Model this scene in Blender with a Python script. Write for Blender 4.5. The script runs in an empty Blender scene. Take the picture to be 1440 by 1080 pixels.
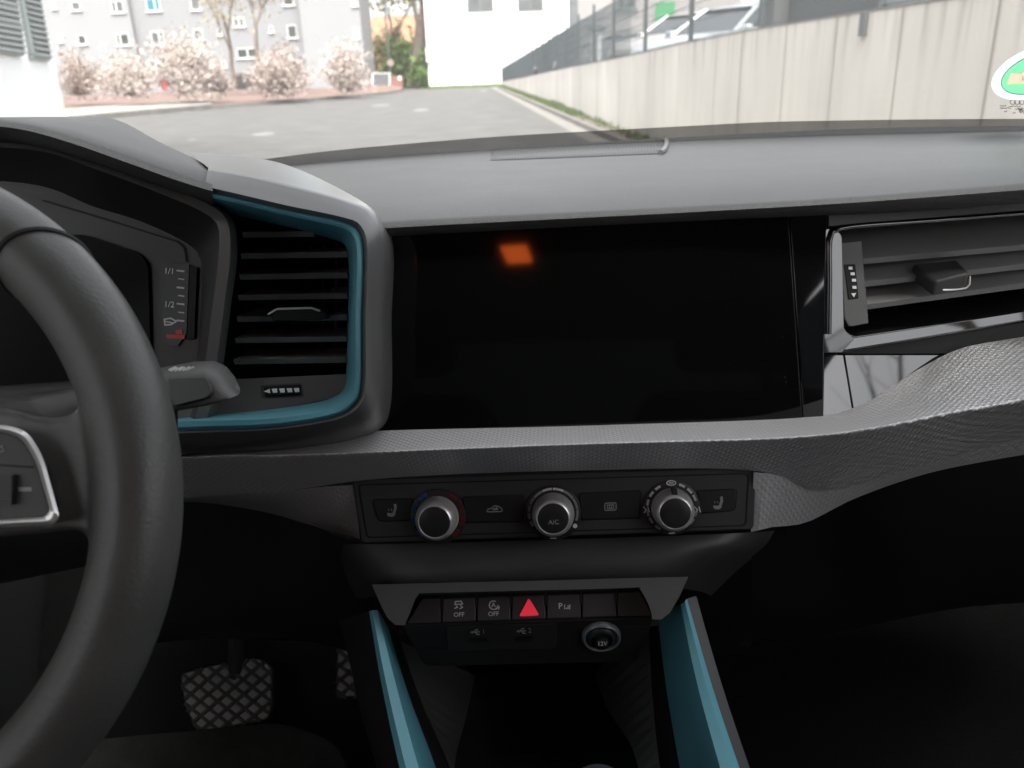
import bpy, bmesh, math, random
from mathutils import Vector as V, Matrix, Euler
PI = math.pi
rad = math.radians
random.seed(7)
scene = bpy.context.scene
COL = scene.collection

# ------------------------------------------------------------------ camera
F = 1150.0
CAM = V((0, 0, 1.15))
ROT = Matrix.Rotation(rad(3.5), 3, 'Z') @ Matrix.Rotation(rad(69), 3, 'X') @ Matrix.Rotation(rad(-2.2), 3, 'Z')
cd = bpy.data.cameras.new('camera')
cam = bpy.data.objects.new('camera', cd)
COL.objects.link(cam)
cam.location = CAM
cam.rotation_euler = ROT.to_euler()
cd.sensor_width = 36
cd.lens = F / 1440 * 36
cd.clip_start = 0.02
cd.clip_end = 2000
cd.dof.use_dof = True
cd.dof.focus_distance = 0.66
cd.dof.aperture_fstop = 9.5
scene.camera = cam

# ------------------------------------------------------------------ measuring helpers
def ray(x, y):
    return ROT @ V(((x - 720) / F, -(y - 540) / F, -1))
def U(x, y, Y):                       # a point at forward distance Y
    d = ray(x, y)
    return CAM + d * (Y / d.y)
def G(x, y, z=0.0):                   # a point on a level plane
    d = ray(x, y)
    return CAM + d * ((z - CAM.z) / d.z)
class Plane:
    def __init__(s, o, n):
        s.o, s.n = V(o), V(n).normalized()
        if s.n.dot(CAM - s.o) < 0: s.n = -s.n
    def __call__(s, x, y, off=0.0):   # off > 0 moves towards the viewer
        d = ray(x, y)
        o = s.o + s.n * off
        return CAM + d * ((o - CAM).dot(s.n) / d.dot(s.n))
def plane3(a, b, c):
    a, b, c = U(*a), U(*b), U(*c)
    return Plane(a, (b - a).cross(c - a))

def cat(pts, n, closed=False):        # smooth curve through pts, n samples by chord length
    pts = [V(p) for p in pts]
    m = len(pts)
    out = []
    if closed:
        get = lambda i: pts[i % m]; segs = m
    else:
        get = lambda i: pts[i] if 0 <= i < m else (pts[0] * 2 - pts[1] if i < 0 else pts[-1] * 2 - pts[-2]); segs = m - 1
    def td(a, b): return max((a - b).length, 1e-6) ** 0.5
    dense = []
    for i in range(segs):
        p0, p1, p2, p3 = get(i - 1), get(i), get(i + 1), get(i + 2)
        t0 = 0; t1 = t0 + td(p0, p1); t2 = t1 + td(p1, p2); t3 = t2 + td(p2, p3)
        for k in range(16):
            t = t1 + (t2 - t1) * k / 16
            A1 = p0 * ((t1 - t) / (t1 - t0)) + p1 * ((t - t0) / (t1 - t0))
            A2 = p1 * ((t2 - t) / (t2 - t1)) + p2 * ((t - t1) / (t2 - t1))
            A3 = p2 * ((t3 - t) / (t3 - t2)) + p3 * ((t - t2) / (t3 - t2))
            B1 = A1 * ((t2 - t) / (t2 - t0)) + A2 * ((t - t0) / (t2 - t0))
            B2 = A2 * ((t3 - t) / (t3 - t1)) + A3 * ((t - t1) / (t3 - t1))
            dense.append(B1 * ((t2 - t) / (t2 - t1)) + B2 * ((t - t1) / (t2 - t1)))
    dense.append(get(0) if closed else pts[-1])
    return resample(dense, n, closed)
def resample(P, n, closed=False):     # even spacing along a polyline
    P = [V(p) for p in P]
    L = [0]
    for a, b in zip(P, P[1:]): L.append(L[-1] + (b - a).length)
    cnt = n if closed else n - 1
    out = []; j = 0
    for k in range(n):
        s = L[-1] * k / cnt
        while j < len(L) - 2 and L[j + 1] < s: j += 1
        t = (s - L[j]) / max(L[j + 1] - L[j], 1e-9)
        out.append(P[j].lerp(P[j + 1], min(max(t, 0), 1)))
    return out
def lin(pts, n): return resample(pts, n)
def rounded(pts, r, seg=5):           # 2-D polygon with rounded corners
    out = []; m = len(pts)
    for i in range(m):
        p = V(pts[i]).to_2d(); a = V(pts[i - 1]).to_2d(); b = V(pts[(i + 1) % m]).to_2d()
        ri = r[i] if isinstance(r, (list, tuple)) else r
        da, db = (a - p), (b - p)
        ri = min(ri, da.length * .48, db.length * .48)
        if ri < 1e-6: out.append((p.x, p.y)); continue
        s, e = p + da.normalized() * ri, p + db.normalized() * ri
        for k in range(seg + 1):
            t = k / seg
            q = s * (1 - t) ** 2 + p * 2 * t * (1 - t) + e * t * t
            out.append((q.x, q.y))
    return out

# ------------------------------------------------------------------ mesh helpers
class MB:
    def __init__(s): s.v, s.f, s.uv, s.m = [], [], {}, []
    def add(s, vs, fs, mi=0):
        o = len(s.v); s.v += [V(p) for p in vs]
        for f in fs: s.f.append(tuple(i + o for i in f)); s.m.append(mi)
        return s
    def grid(s, rows, closed=False, mi=0, uvs=None):
        o = len(s.v); n = len(rows[0])
        for r in rows: s.v += [V(p) for p in r]
        for i in range(len(rows) - 1):
            for j in range(n if closed else n - 1):
                k = (j + 1) % n
                s.f.append((o + i * n + j, o + i * n + k, o + (i + 1) * n + k, o + (i + 1) * n + j)); s.m.append(mi)
        if uvs:
            for i in range(len(rows)):
                for j in range(n): s.uv[o + i * n + j] = uvs[i][j]
        return s
    def slab(s, front, back, mi=0):   # closed prism between two matching outlines
        n = len(front); o = len(s.v)
        s.v += [V(p) for p in front] + [V(p) for p in back]
        s.f.append(tuple(range(o, o + n))); s.m.append(mi)
        s.f.append(tuple(range(o + 2 * n - 1, o + n - 1, -1))); s.m.append(mi)
        for j in range(n):
            k = (j + 1) % n
            s.f.append((o + j, o + n + j, o + n + k, o + k)); s.m.append(mi)
        return s
    def box(s, c, d, rot=None, mi=0):
        c = V(c); h = V(d) / 2
        vs = [V((x * h.x, y * h.y, z * h.z)) for x in (-1, 1) for y in (-1, 1) for z in (-1, 1)]
        if rot is not None: vs = [rot @ p for p in vs]
        return s.add([p + c for p in vs], [(0, 1, 3, 2), (4, 6, 7, 5), (0, 4, 5, 1), (2, 3, 7, 6), (0, 2, 6, 4), (1, 5, 7, 3)], mi)
    def tube(s, path, r, seg=10, closed=False, cap=True, mi=0):
        path = [V(p) for p in path]; n = len(path); rows = []
        prev = None
        for i, p in enumerate(path):
            a = path[i - 1] if (i > 0 or closed) else p; b = path[(i + 1) % n] if (i < n - 1 or closed) else p
            t = (b - a).normalized()
            if prev is None:
                up = V((0, 0, 1)) if abs(t.z) < .9 else V((1, 0, 0)); u = t.cross(up).normalized()
            else:
                u = (prev - t * prev.dot(t)).normalized()
            prev = u; w = t.cross(u)
            ri = r[i] if isinstance(r, (list, tuple)) else r
            rows.append([p + (u * math.cos(2 * PI * k / seg) + w * math.sin(2 * PI * k / seg)) * ri for k in range(seg)])
        if closed: rows.append(rows[0])
        o = len(s.v); s.grid(rows, True, mi)
        if cap and not closed:
            s.f.append(tuple(range(o + seg - 1, o - 1, -1))); s.m.append(mi)
            l = o + (n - 1) * seg; s.f.append(tuple(range(l, l + seg))); s.m.append(mi)
        return s
    def lathe(s, c, ax, prof, seg=40, mi=0):  # prof: (radius, height along ax)
        ax = V(ax).normalized(); u = ax.orthogonal().normalized(); w = ax.cross(u); c = V(c)
        rows = [[c + ax * h + (u * math.cos(2 * PI * k / seg) + w * math.sin(2 * PI * k / seg)) * r for k in range(seg)] for r, h in prof]
        return s.grid(rows, True, mi)
    def build(s, name, mats, parent=None, smooth=40, bevel=0.0, bseg=2, label=None, kind=None):
        me = bpy.data.meshes.new(name)
        off = V((0, 0, 0)); q = parent
        while q is not None: off += q.location; q = q.parent
        me.from_pydata([p - off for p in s.v], [], s.f)
        if not isinstance(mats, (list, tuple)): mats = [mats]
        for m in mats: me.materials.append(m)
        for p, mi in zip(me.polygons, s.m): p.material_index = mi
        if s.uv:
            ul = me.uv_layers.new(name='UVMap')
            for l in me.loops:
                if l.vertex_index in s.uv: ul.data[l.index].uv = s.uv[l.vertex_index]
        bm = bmesh.new(); bm.from_mesh(me)
        bmesh.ops.recalc_face_normals(bm, faces=bm.faces); bm.to_mesh(me); bm.free()
        if smooth:
            me.shade_smooth(); me.set_sharp_from_angle(angle=rad(smooth))
        o = bpy.data.objects.new(name, me); COL.objects.link(o)
        if parent is not None: o.parent = parent
        if bevel:
            b = o.modifiers.new('bevel', 'BEVEL'); b.width = bevel; b.segments = bseg; b.limit_method = 'ANGLE'; b.angle_limit = rad(35)
            b.harden_normals = False
        if label: o['label'] = label
        if kind: o['kind'] = kind
        return o

def thing(name, label, cat_, loc=(0, 0, 0), group=None):
    o = bpy.data.objects.new(name, None); COL.objects.link(o)
    o.location = loc; o.empty_display_size = .05
    return tag(o, label, cat_, group)
def tag(o, label, cat_, group=None):
    o['label'] = label; o['category'] = cat_; o['kind'] = 'thing'
    if group: o['group'] = group
    return o
def struct(o): o['kind'] = 'structure'; return o
def copy_tree(o, parent=None):
    c = o.copy(); COL.objects.link(c)
    if parent is not None: c.parent = parent
    for ch in list(o.children): copy_tree(ch, c)
    return c

def px_slab(mb, pts, pl, thick, off=0.0, mi=0):
    fr = [pl(x, y, off) for x, y in pts]
    return mb.slab(fr, [p - pl.n * thick for p in fr], mi)
def px_stroke(mb, pts, pl, w, off=.0004, closed=False, thick=.0004, mi=0):
    pts = [V(p).to_2d() for p in pts]
    if closed: pts = pts + [pts[0]]
    for a, b in zip(pts, pts[1:]):
        d = b - a
        if d.length < 1e-6: continue
        d.normalize(); n = V((-d.y, d.x)) * w / 2; e = d * w * .3
        px_slab(mb, [a - e - n, b + e - n, b + e + n, a - e + n], pl, thick, off, mi)
    return mb
_txt = {}
def px_text(mb, body, x, y, size, pl, dirx=(1, -.035), off=.0004, slant=0.0, bold=0.0, sx=1.0, mi=0, mirror=False):
    """lettering centred on pixel (x, y), cap height size in pixels, on a plane"""
    key = (body, bold)
    if key not in _txt:
        cu = bpy.data.curves.new('lettering', 'FONT'); cu.body = body; cu.align_x = 'CENTER'; cu.align_y = 'CENTER'; cu.offset = bold
        cu.resolution_u = 3
        o = bpy.data.objects.new('lettering', cu); COL.objects.link(o)
        bpy.context.view_layer.update()
        me = bpy.data.meshes.new_from_object(o.evaluated_get(bpy.context.evaluated_depsgraph_get()))
        _txt[key] = ([(v.co.x, v.co.y) for v in me.vertices], [tuple(p.vertices) for p in me.polygons])
        bpy.data.objects.remove(o); bpy.data.meshes.remove(me)
    vs, fs = _txt[key]
    ux = V(dirx).normalized(); uy = V((ux.y, -ux.x)) + ux * slant
    k = size / .69
    P = []
    for a, b in vs:
        if mirror: a = -a
        q = V((x, y)) + ux * a * k * sx + uy * b * k
        P.append(pl(q.x, q.y, off))
    return mb.add(P, fs, mi)

# ------------------------------------------------------------------ materials
def mat(name, base, rough=.5, metal=0.0, spec=.5, bump=None, var=None, coat=0.0, emit=None, alpha=None, sheen=0.0):
    m = bpy.data.materials.new(name); m.use_nodes = True
    nt = m.node_tree; N = nt.nodes; Lk = nt.links; b = N['Principled BSDF']
    c = base if len(base) == 4 else (*base, 1)
    b.inputs['Base Color'].default_value = c
    b.inputs['Roughness'].default_value = rough; b.inputs['Metallic'].default_value = metal
    b.inputs['Specular IOR Level'].default_value = spec
    b.inputs['Coat Weight'].default_value = coat; b.inputs['Coat Roughness'].default_value = .05
    if sheen: b.inputs['Sheen Weight'].default_value = sheen; b.inputs['Sheen Roughness'].default_value = .5
    tc = N.new('ShaderNodeTexCoord')
    if var:                            # (scale, amount[, stretch])
        n = N.new('ShaderNodeTexNoise'); n.inputs['Scale'].default_value = var[0]; n.inputs['Detail'].default_value = 6
        if len(var) > 2:
            mp = N.new('ShaderNodeMapping'); mp.inputs['Scale'].default_value = var[2]; Lk.new(tc.outputs['Object'], mp.inputs['Vector']); Lk.new(mp.outputs[0], n.inputs['Vector'])
        else: Lk.new(tc.outputs['Object'], n.inputs['Vector'])
        mr = N.new('ShaderNodeMapRange'); mr.inputs['From Min'].default_value = .3; mr.inputs['From Max'].default_value = .7
        mr.inputs['To Min'].default_value = 1 - var[1]; mr.inputs['To Max'].default_value = 1 + var[1]
        Lk.new(n.outputs['Fac'], mr.inputs['Value'])
        mx = N.new('ShaderNodeMix'); mx.data_type = 'RGBA'; mx.blend_type = 'MULTIPLY'; mx.inputs[0].default_value = 1
        mx.inputs[6].default_value = c; Lk.new(mr.outputs[0], mx.inputs[7]); Lk.new(mx.outputs[2], b.inputs['Base Color'])
        r2 = N.new('ShaderNodeMapRange'); r2.inputs['To Min'].default_value = max(rough - .07, 0); r2.inputs['To Max'].default_value = min(rough + .07, 1)
        Lk.new(n.outputs['Fac'], r2.inputs['Value']); Lk.new(r2.outputs[0], b.inputs['Roughness'])
    if bump:                           # (scale, strength, distance)
        n2 = N.new('ShaderNodeTexNoise'); n2.inputs['Scale'].default_value = bump[0]; n2.inputs['Detail'].default_value = 2
        Lk.new(tc.outputs['Object'], n2.inputs['Vector'])
        bp = N.new('ShaderNodeBump'); bp.inputs['Strength'].default_value = bump[1]; bp.inputs['Distance'].default_value = bump[2]
        Lk.new(n2.outputs['Fac'], bp.inputs['Height']); Lk.new(bp.outputs[0], b.inputs['Normal'])
    if emit: b.inputs['Emission Color'].default_value = (*emit[:3], 1); b.inputs['Emission Strength'].default_value = emit[3]
    return m
M = {}
M['dash'] = mat('soft dash plastic', (.046, .0455, .0455), .52, bump=(800, .5, .001), var=(14, .07))
M['soft'] = mat('charcoal plastic', (.032, .032, .032), .5, bump=(1200, .2, .0004), var=(20, .08))
M['softlit'] = mat('grey plastic', (.07, .068, .066), .5, bump=(1200, .2, .0004), var=(20, .06))
M['fascia'] = mat('matt fascia plastic', (.016, .0145, .0135), .6, spec=.12)
M['fascia2'] = mat('matt socket plastic', (.024, .0215, .020), .6, spec=.12)
M['cluster'] = mat('cluster plastic', (.02, .0195, .019), .5)
M['slatgrey'] = mat('slat grey plastic', (.13, .127, .124), .5, bump=(1200, .2, .0004))
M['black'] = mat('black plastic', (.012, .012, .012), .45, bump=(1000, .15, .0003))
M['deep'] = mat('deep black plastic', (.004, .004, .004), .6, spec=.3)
M['carpet'] = mat('black carpet', (.0035, .0035, .0035), .95, spec=.1, bump=(700, .8, .003), var=(60, .3))
M['rubber'] = mat('mat textile', (.02, .02, .019), .9, spec=.15, bump=(500, .7, .002), var=(40, .25))
M['display'] = mat('dark display glass', (.003, .003, .003), .3, spec=.05)
M['gloss'] = mat('piano black', (.004, .004, .0045), .03, spec=.8)
M['screen'] = mat('screen glass', (.003, .003, .003), .05, spec=.3)
M['teal'] = mat('teal painted plastic', (.10, .30, .365), .42, spec=.5, bump=(900, .1, .0003))
M['silver'] = mat('satin silver paint', (.105, .104, .104), .30, metal=.25, bump=(900, .06, .0003))
M['chrome'] = mat('satin aluminium', (.72, .71, .7), .32, metal=.7)
M['knurl'] = mat('knurled aluminium', (.6, .59, .57), .5, metal=.5)
M['leather'] = mat('black leather', (.066, .065, .062), .43, spec=.5, bump=(420, .25, .001), var=(30, .1))
M['seam'] = mat('leather seam', (.008, .008, .008), .7)
M['pedal'] = mat('brushed pedal steel', (.075, .07, .066), .5, metal=.5, var=(40, .25))
M['white'] = mat('white print', (.62, .62, .63), .5)
M['grey_print'] = mat('grey print', (.26, .26, .27), .5)
M['red_print'] = mat('red print', (.55, .03, .015), .5)
M['red'] = mat('red glowing plastic', (.85, .045, .075), .35, spec=.4, emit=(1, .035, .07, .085))  # small emission added to brighten the warning triangle
M['blue_print'] = mat('blue print', (.02, .09, .26), .5)
M['darkred_print'] = mat('dark red print', (.14, .015, .012), .5)
def trim_material(strength=.65):                   # dimpled trim: staggered rows of dimples along the surface
    m = mat('dimpled silver grey trim', (.68, .665, .67), .46, metal=.55)
    nt = m.node_tree; N = nt.nodes; Lk = nt.links; b = N['Principled BSDF']
    uv = N.new('ShaderNodeUVMap'); mp = N.new('ShaderNodeMapping'); mp.inputs['Rotation'].default_value = (0, 0, rad(45)); mp.inputs['Scale'].default_value = (222, 222, 1)
    vo = N.new('ShaderNodeTexVoronoi'); vo.voronoi_dimensions = '2D'; vo.inputs['Randomness'].default_value = 0; vo.inputs['Scale'].default_value = 1
    mr = N.new('ShaderNodeMapRange'); mr.interpolation_type = 'SMOOTHSTEP'; mr.inputs['From Min'].default_value = .12; mr.inputs['From Max'].default_value = .40
    bp = N.new('ShaderNodeBump'); bp.inputs['Strength'].default_value = strength; bp.inputs['Distance'].default_value = .0011
    Lk.new(uv.outputs[0], mp.inputs['Vector']); Lk.new(mp.outputs[0], vo.inputs['Vector']); Lk.new(vo.outputs['Distance'], mr.inputs['Value'])
    Lk.new(mr.outputs[0], bp.inputs['Height']); Lk.new(bp.outputs[0], b.inputs['Normal'])
    return m
M['trim'] = trim_material(); M['trim_soft'] = trim_material(.3)
def glass_material(name, tint=(.93, .95, .94), refl=.05, cover=None):
    m = bpy.data.materials.new(name); m.use_nodes = True
    nt = m.node_tree; N = nt.nodes; Lk = nt.links
    for n in list(N): N.remove(n)
    out = N.new('ShaderNodeOutputMaterial'); t = N.new('ShaderNodeBsdfTransparent'); t.inputs[0].default_value = (*tint, 1)
    g = N.new('ShaderNodeBsdfGlossy') if cover is None else N.new('ShaderNodeBsdfDiffuse')
    if cover is None: g.inputs['Roughness'].default_value = .02
    else: g.inputs[0].default_value = (.012, .011, .010, 1)
    mx = N.new('ShaderNodeMixShader'); mx.inputs[0].default_value = refl if cover is None else cover
    Lk.new(t.outputs[0], mx.inputs[1]); Lk.new(g.outputs[0], mx.inputs[2]); Lk.new(mx.outputs[0], out.inputs[0])
    return m
M['windscreen'] = glass_material('windscreen glass')
def add_veil(m):  # translucent film that lays a pale haze over the view outside
    nt = m.node_tree; N = nt.nodes; Lk = nt.links
    out = [n for n in N if n.type == 'OUTPUT_MATERIAL'][0]; old = out.inputs[0].links[0].from_socket
    d = N.new('ShaderNodeBsdfTranslucent'); d.inputs[0].default_value = (.9, .88, .86, 1); mx = N.new('ShaderNodeMixShader'); mx.inputs[0].default_value = .030
    Lk.new(old, mx.inputs[1]); Lk.new(d.outputs[0], mx.inputs[2]); Lk.new(mx.outputs[0], out.inputs[0])
add_veil(M['windscreen'])
def frit_material():                   # dark enamel printed as a fine screen of dots
    m = glass_material('enamel dots', (1, 1, 1), cover=.8)
    nt = m.node_tree; N = nt.nodes; Lk = nt.links
    mx = [n for n in N if n.type == 'MIX_SHADER'][0]; mx.inputs[0].default_value = .74
    return m
M['frit'] = frit_material()
# outside
M['asphalt'] = mat('old asphalt', (.104, .099, .094), .85, spec=.25, bump=(60, .4, .01), var=(1.3, .2))
M['patch'] = mat('worn pale asphalt', (.165, .16, .155), .85, var=(3, .15))
M['bed'] = mat('reddish bark bed', (.165, .108, .088), .95, bump=(8, .8, .05), var=(1.2, .2))
M['apron'] = mat('pale concrete slabs', (.24, .23, .205), .85, var=(.9, .15))
M['kerb'] = mat('kerb stone', (.17, .155, .14), .8, var=(2, .2))
M['gutter'] = mat('pale gutter stones', (.19, .175, .158), .8, var=(2, .12))
M['soil'] = mat('brown soil', (.14, .115, .09), .95, var=(3, .3))
M['grass'] = mat('spring grass', (.085, .13, .03), .7, var=(4, .3))
M['render_grey'] = mat('light grey render', (.265, .267, .27), .85, var=(.12, .03))
M['render_grey2'] = mat('mid grey render', (.235, .238, .243), .85, var=(.12, .03))
M['render_white'] = mat('white render', (.88, .87, .85), .8, var=(.25, .03))
M['render_pink'] = mat('pale panel cladding', (.27, .25, .24), .7, var=(.3, .03))
M['whitepaint'] = mat('white window frame', (.75, .75, .75), .5)
M['pane'] = mat('window glass', (.055, .06, .055), .25, spec=.3, var=(.7, .4))
M['pane_pale'] = mat('window with curtain', (.11, .115, .115), .3, spec=.3, var=(1.2, .2))
M['tealblind'] = mat('teal roller blind', (.03, .16, .2), .5)
M['louvre'] = mat('grey louvre metal', (.22, .25, .24), .5, var=(2, .1))
M['louvre_dark'] = mat('louvre recess', (.05, .055, .05), .7)
def concrete():
    m = mat('stained concrete', (.33, .305, .27), .88, bump=(30, .2, .01))
    nt = m.node_tree; N = nt.nodes; Lk = nt.links; b = N['Principled BSDF']
    tc = N.new('ShaderNodeTexCoord')
    def noise(sc, det, rough=.6):
        mp = N.new('ShaderNodeMapping'); mp.inputs['Scale'].default_value = sc; Lk.new(tc.outputs['UV'], mp.inputs['Vector'])
        n = N.new('ShaderNodeTexNoise'); n.inputs['Scale'].default_value = 1; n.inputs['Detail'].default_value = det; n.inputs['Roughness'].default_value = rough; Lk.new(mp.outputs[0], n.inputs['Vector']); return n
    st = noise((5.5, .35, 1), 6); sp = N.new('ShaderNodeSeparateXYZ'); Lk.new(tc.outputs['UV'], sp.inputs[0])
    # streaks of dirt running down from the top edge (UV y = distance below the coping)
    fall = N.new('ShaderNodeMapRange'); fall.inputs['From Min'].default_value = 0; fall.inputs['From Max'].default_value = .38; fall.inputs['To Min'].default_value = 1; fall.inputs['To Max'].default_value = .16
    Lk.new(sp.outputs['Y'], fall.inputs['Value'])
    s2 = N.new('ShaderNodeMapRange'); s2.inputs['From Min'].default_value = .49; s2.inputs['From Max'].default_value = .78; Lk.new(st.outputs['Fac'], s2.inputs['Value'])
    mu = N.new('ShaderNodeMath'); mu.operation = 'MULTIPLY'; Lk.new(fall.outputs[0], mu.inputs[0]); Lk.new(s2.outputs[0], mu.inputs[1])
    mx = N.new('ShaderNodeMix'); mx.data_type = 'RGBA'; mx.inputs[6].default_value = (.64, .595, .54, 1); mx.inputs[7].default_value = (.16, .13, .10, 1); Lk.new(mu.outputs[0], mx.inputs[0])
    big = noise((.5, .25, 1), 3); m3 = N.new('ShaderNodeMapRange'); m3.inputs['From Min'].default_value = .35; m3.inputs['From Max'].default_value = .65; m3.inputs['To Min'].default_value = .86; m3.inputs['To Max'].default_value = 1.1; Lk.new(big.outputs['Fac'], m3.inputs['Value'])
    m2 = N.new('ShaderNodeMix'); m2.data_type = 'RGBA'; m2.blend_type = 'MULTIPLY'; m2.inputs[0].default_value = 1; Lk.new(mx.outputs[2], m2.inputs[6]); Lk.new(m3.outputs[0], m2.inputs[7]); Lk.new(m2.outputs[2], b.inputs['Base Color'])
    return m
M['concrete'] = concrete()
M['joint'] = mat('dark joint', (.33, .29, .25), .9)
M['fence'] = mat('dark green fence steel', (.05, .062, .066), .5)
M['galv'] = mat('galvanised steel', (.15, .155, .16), .45, metal=.5, var=(5, .1))
M['wood'] = mat('bark', (.19, .15, .12), .9, var=(8, .25))
M['twig'] = mat('brown twigs', (.24, .185, .155), .9, var=(5, .25))
M['bloom'] = mat('pale pink blossom', (.46, .385, .345), .8, var=(3, .2))
M['bloom2'] = mat('dusky blossom', (.31, .24, .205), .8, var=(3, .25))
M['bud'] = mat('yellow spring buds', (.36, .29, .13), .7, var=(1.5, .3))
M['leafgreen'] = mat('fresh green leaves', (.12, .19, .045), .7, var=(1.5, .35))
M['brick'] = mat('red brick', (.24, .11, .085), .85, var=(4, .2))
M['rooftile'] = mat('orange roof tiles', (.26, .15, .085), .8, var=(1, .2))
M['yellowwall'] = mat('yellow render', (.26, .22, .13), .8, var=(.5, .1))
M['greendoor'] = mat('green painted door', (.035, .23, .075), .5)
M['ground'] = mat('terrace paving', (.2, .2, .2), .85, var=(1, .1))
M['tyre'] = mat('tyre rubber', (.015, .015, .015), .8)
M['carglass'] = mat('car window glass', (.03, .035, .04), .08, spec=.7)
M['lamp'] = mat('headlamp lens', (.6, .62, .65), .12)
def paint(n, c): return mat(n, c, .3, metal=.25, coat=.6)
M['p_silver'] = paint('silver car paint', (.36, .38, .4)); M['p_beige'] = paint('champagne car paint', (.36, .34, .32))
M['p_blue'] = paint('pale blue car paint', (.3, .36, .42)); M['p_dark'] = paint('dark grey car paint', (.06, .065, .07)); M['p_black'] = paint('black car paint', (.02, .022, .025)); M['p_white'] = paint('white car paint', (.6, .6, .6))
def film(n, c):
    m = mat(n, c, .4); nt = m.node_tree; N = nt.nodes; b = N['Principled BSDF']; out = [q for q in N if q.type == 'OUTPUT_MATERIAL'][0]
    t = N.new('ShaderNodeBsdfTranslucent'); t.inputs[0].default_value = (*c, 1); mx = N.new('ShaderNodeMixShader'); mx.inputs[0].default_value = .8
    nt.links.new(b.outputs[0], mx.inputs[1]); nt.links.new(t.outputs[0], mx.inputs[2]); nt.links.new(mx.outputs[0], out.inputs[0]); return m
M['sticker_green'] = film('green sticker print', (.13, .44, .23))
M['sticker_white'] = film('pale sticker rim', (.50, .54, .61))
M['sticker_field'] = film('cream sticker field', (.72, .65, .55))
M['sticker_pink'] = mat('faded red plastic', (.33, .10, .095), .6)
M['headliner'] = mat('light grey headliner', (.3, .3, .29), .9)
M['orange'] = mat('amber glow for screen patch', (.8, .16, .02), .5, emit=(1, .16, .025, 3.6))  # glow strength set for the orange patch mirrored in the screen
M['blackout'] = glass_material('dark tinted glass', (.01, .011, .011), .03)  # almost opaque, keeps bright rear openings out of the screen's reflection

# ================================================================== THE CAR SHELL
SC_B = lambda x: 1.125 - .33 * x * x            # windscreen base (forward) and header
SC_T = lambda x: .43 - .22 * x * x
ZB, ZT = 1.035, 1.455
def ws_z(x, y):
    b, t = SC_B(x), SC_T(x)
    return ZB + (b - y) / (b - t) * (ZT - ZB)
def ws_hit(px, py):                              # where the line of sight meets the windscreen
    d = ray(px, py); lo, hi = 0.2, 2.5
    f = lambda t: (CAM + d * t).z - ws_z((CAM + d * t).x, (CAM + d * t).y)
    for _ in range(60):
        mid = (lo + hi) / 2
        if f(mid) < 0: lo = mid
        else: hi = mid
    return CAM + d * lo
# (f is negative while the point is still below/behind the glass)
def ws_s(p):
    b, t = SC_B(p.x), SC_T(p.x); return (b - p.y) / (b - t)
def ws_pt(x, s, off=0.0):
    b, t = SC_B(x), SC_T(x)
    return V((x, b + (t - b) * s - off * .5, ZB + (ZT - ZB) * s - off * .85))

body = thing('car_body', 'black lined car interior shell with windscreen and dark footwells around the dashboard', 'car', (0, 0, .3))
xs = [-.78 + 1.56 * i / 30 for i in range(31)]
ws = MB().grid([[ws_pt(x, s / 16) for x in xs] for s in range(17)]).build('windscreen', M['windscreen'], body)
# enamel band along the bottom edge of the glass
fr_px = [(p.x, p.y) for p in cat([(a, b, 0) for a, b in [(330, 229), (400, 219), (480, 209.5), (700, 191), (820, 184), (960, 176.5), (1080, 170.5), (1200, 168), (1330, 166.5), (1440, 166), (1520, 167)]], 60)]
mb = MB(); top = []; bot = []
for x, y in fr_px:
    p = ws_hit(x, y); top.append(ws_pt(p.x, ws_s(p), .001)); bot.append(ws_pt(p.x, -.05, .001))
mb.grid([bot, top]).build('enamel_band', M['frit'], ws)
# tiny glass maker's marks below the sticker
class OnGlass:
    n = V((0, -.5, -.85)).normalized()
    def __call__(s, x, y, off=0.0):
        p = ws_hit(x, y); return ws_pt(p.x, ws_s(p), .0008 + off * .4)
glass = OnGlass()
mk = MB()
for k in range(4):
    cx = 1424 + k * 6.5
    px_stroke(mk, [(cx + 4 * math.cos(a * PI / 6), 142.5 + 3.2 * math.sin(a * PI / 6)) for a in range(12)], glass, .8, closed=True, thick=.0001)
for (xa, xb, y) in [(1406, 1416, 148), (1419, 1436, 148.5), (1408, 1424, 151), (1428, 1440, 152), (1412, 1418, 155.5), (1424, 1431, 158), (1406, 1411, 151)]:
    n = int((xb - xa) / 2.4)
    for i in range(n): px_stroke(mk, [(xa + i * 2.4, y), (xa + i * 2.4 + 1.3, y + random.uniform(-1, 1))], glass, .9, thick=.0001)
for i in range(9): px_stroke(mk, [(1431 + i * .9, 150 + (i % 3) * 3), (1434 + i * .7, 154 + (i % 4) * 1.5)], glass, .7, thick=.0001)
mk.build('glass_mark', M['soft'], ws, smooth=0)

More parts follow.
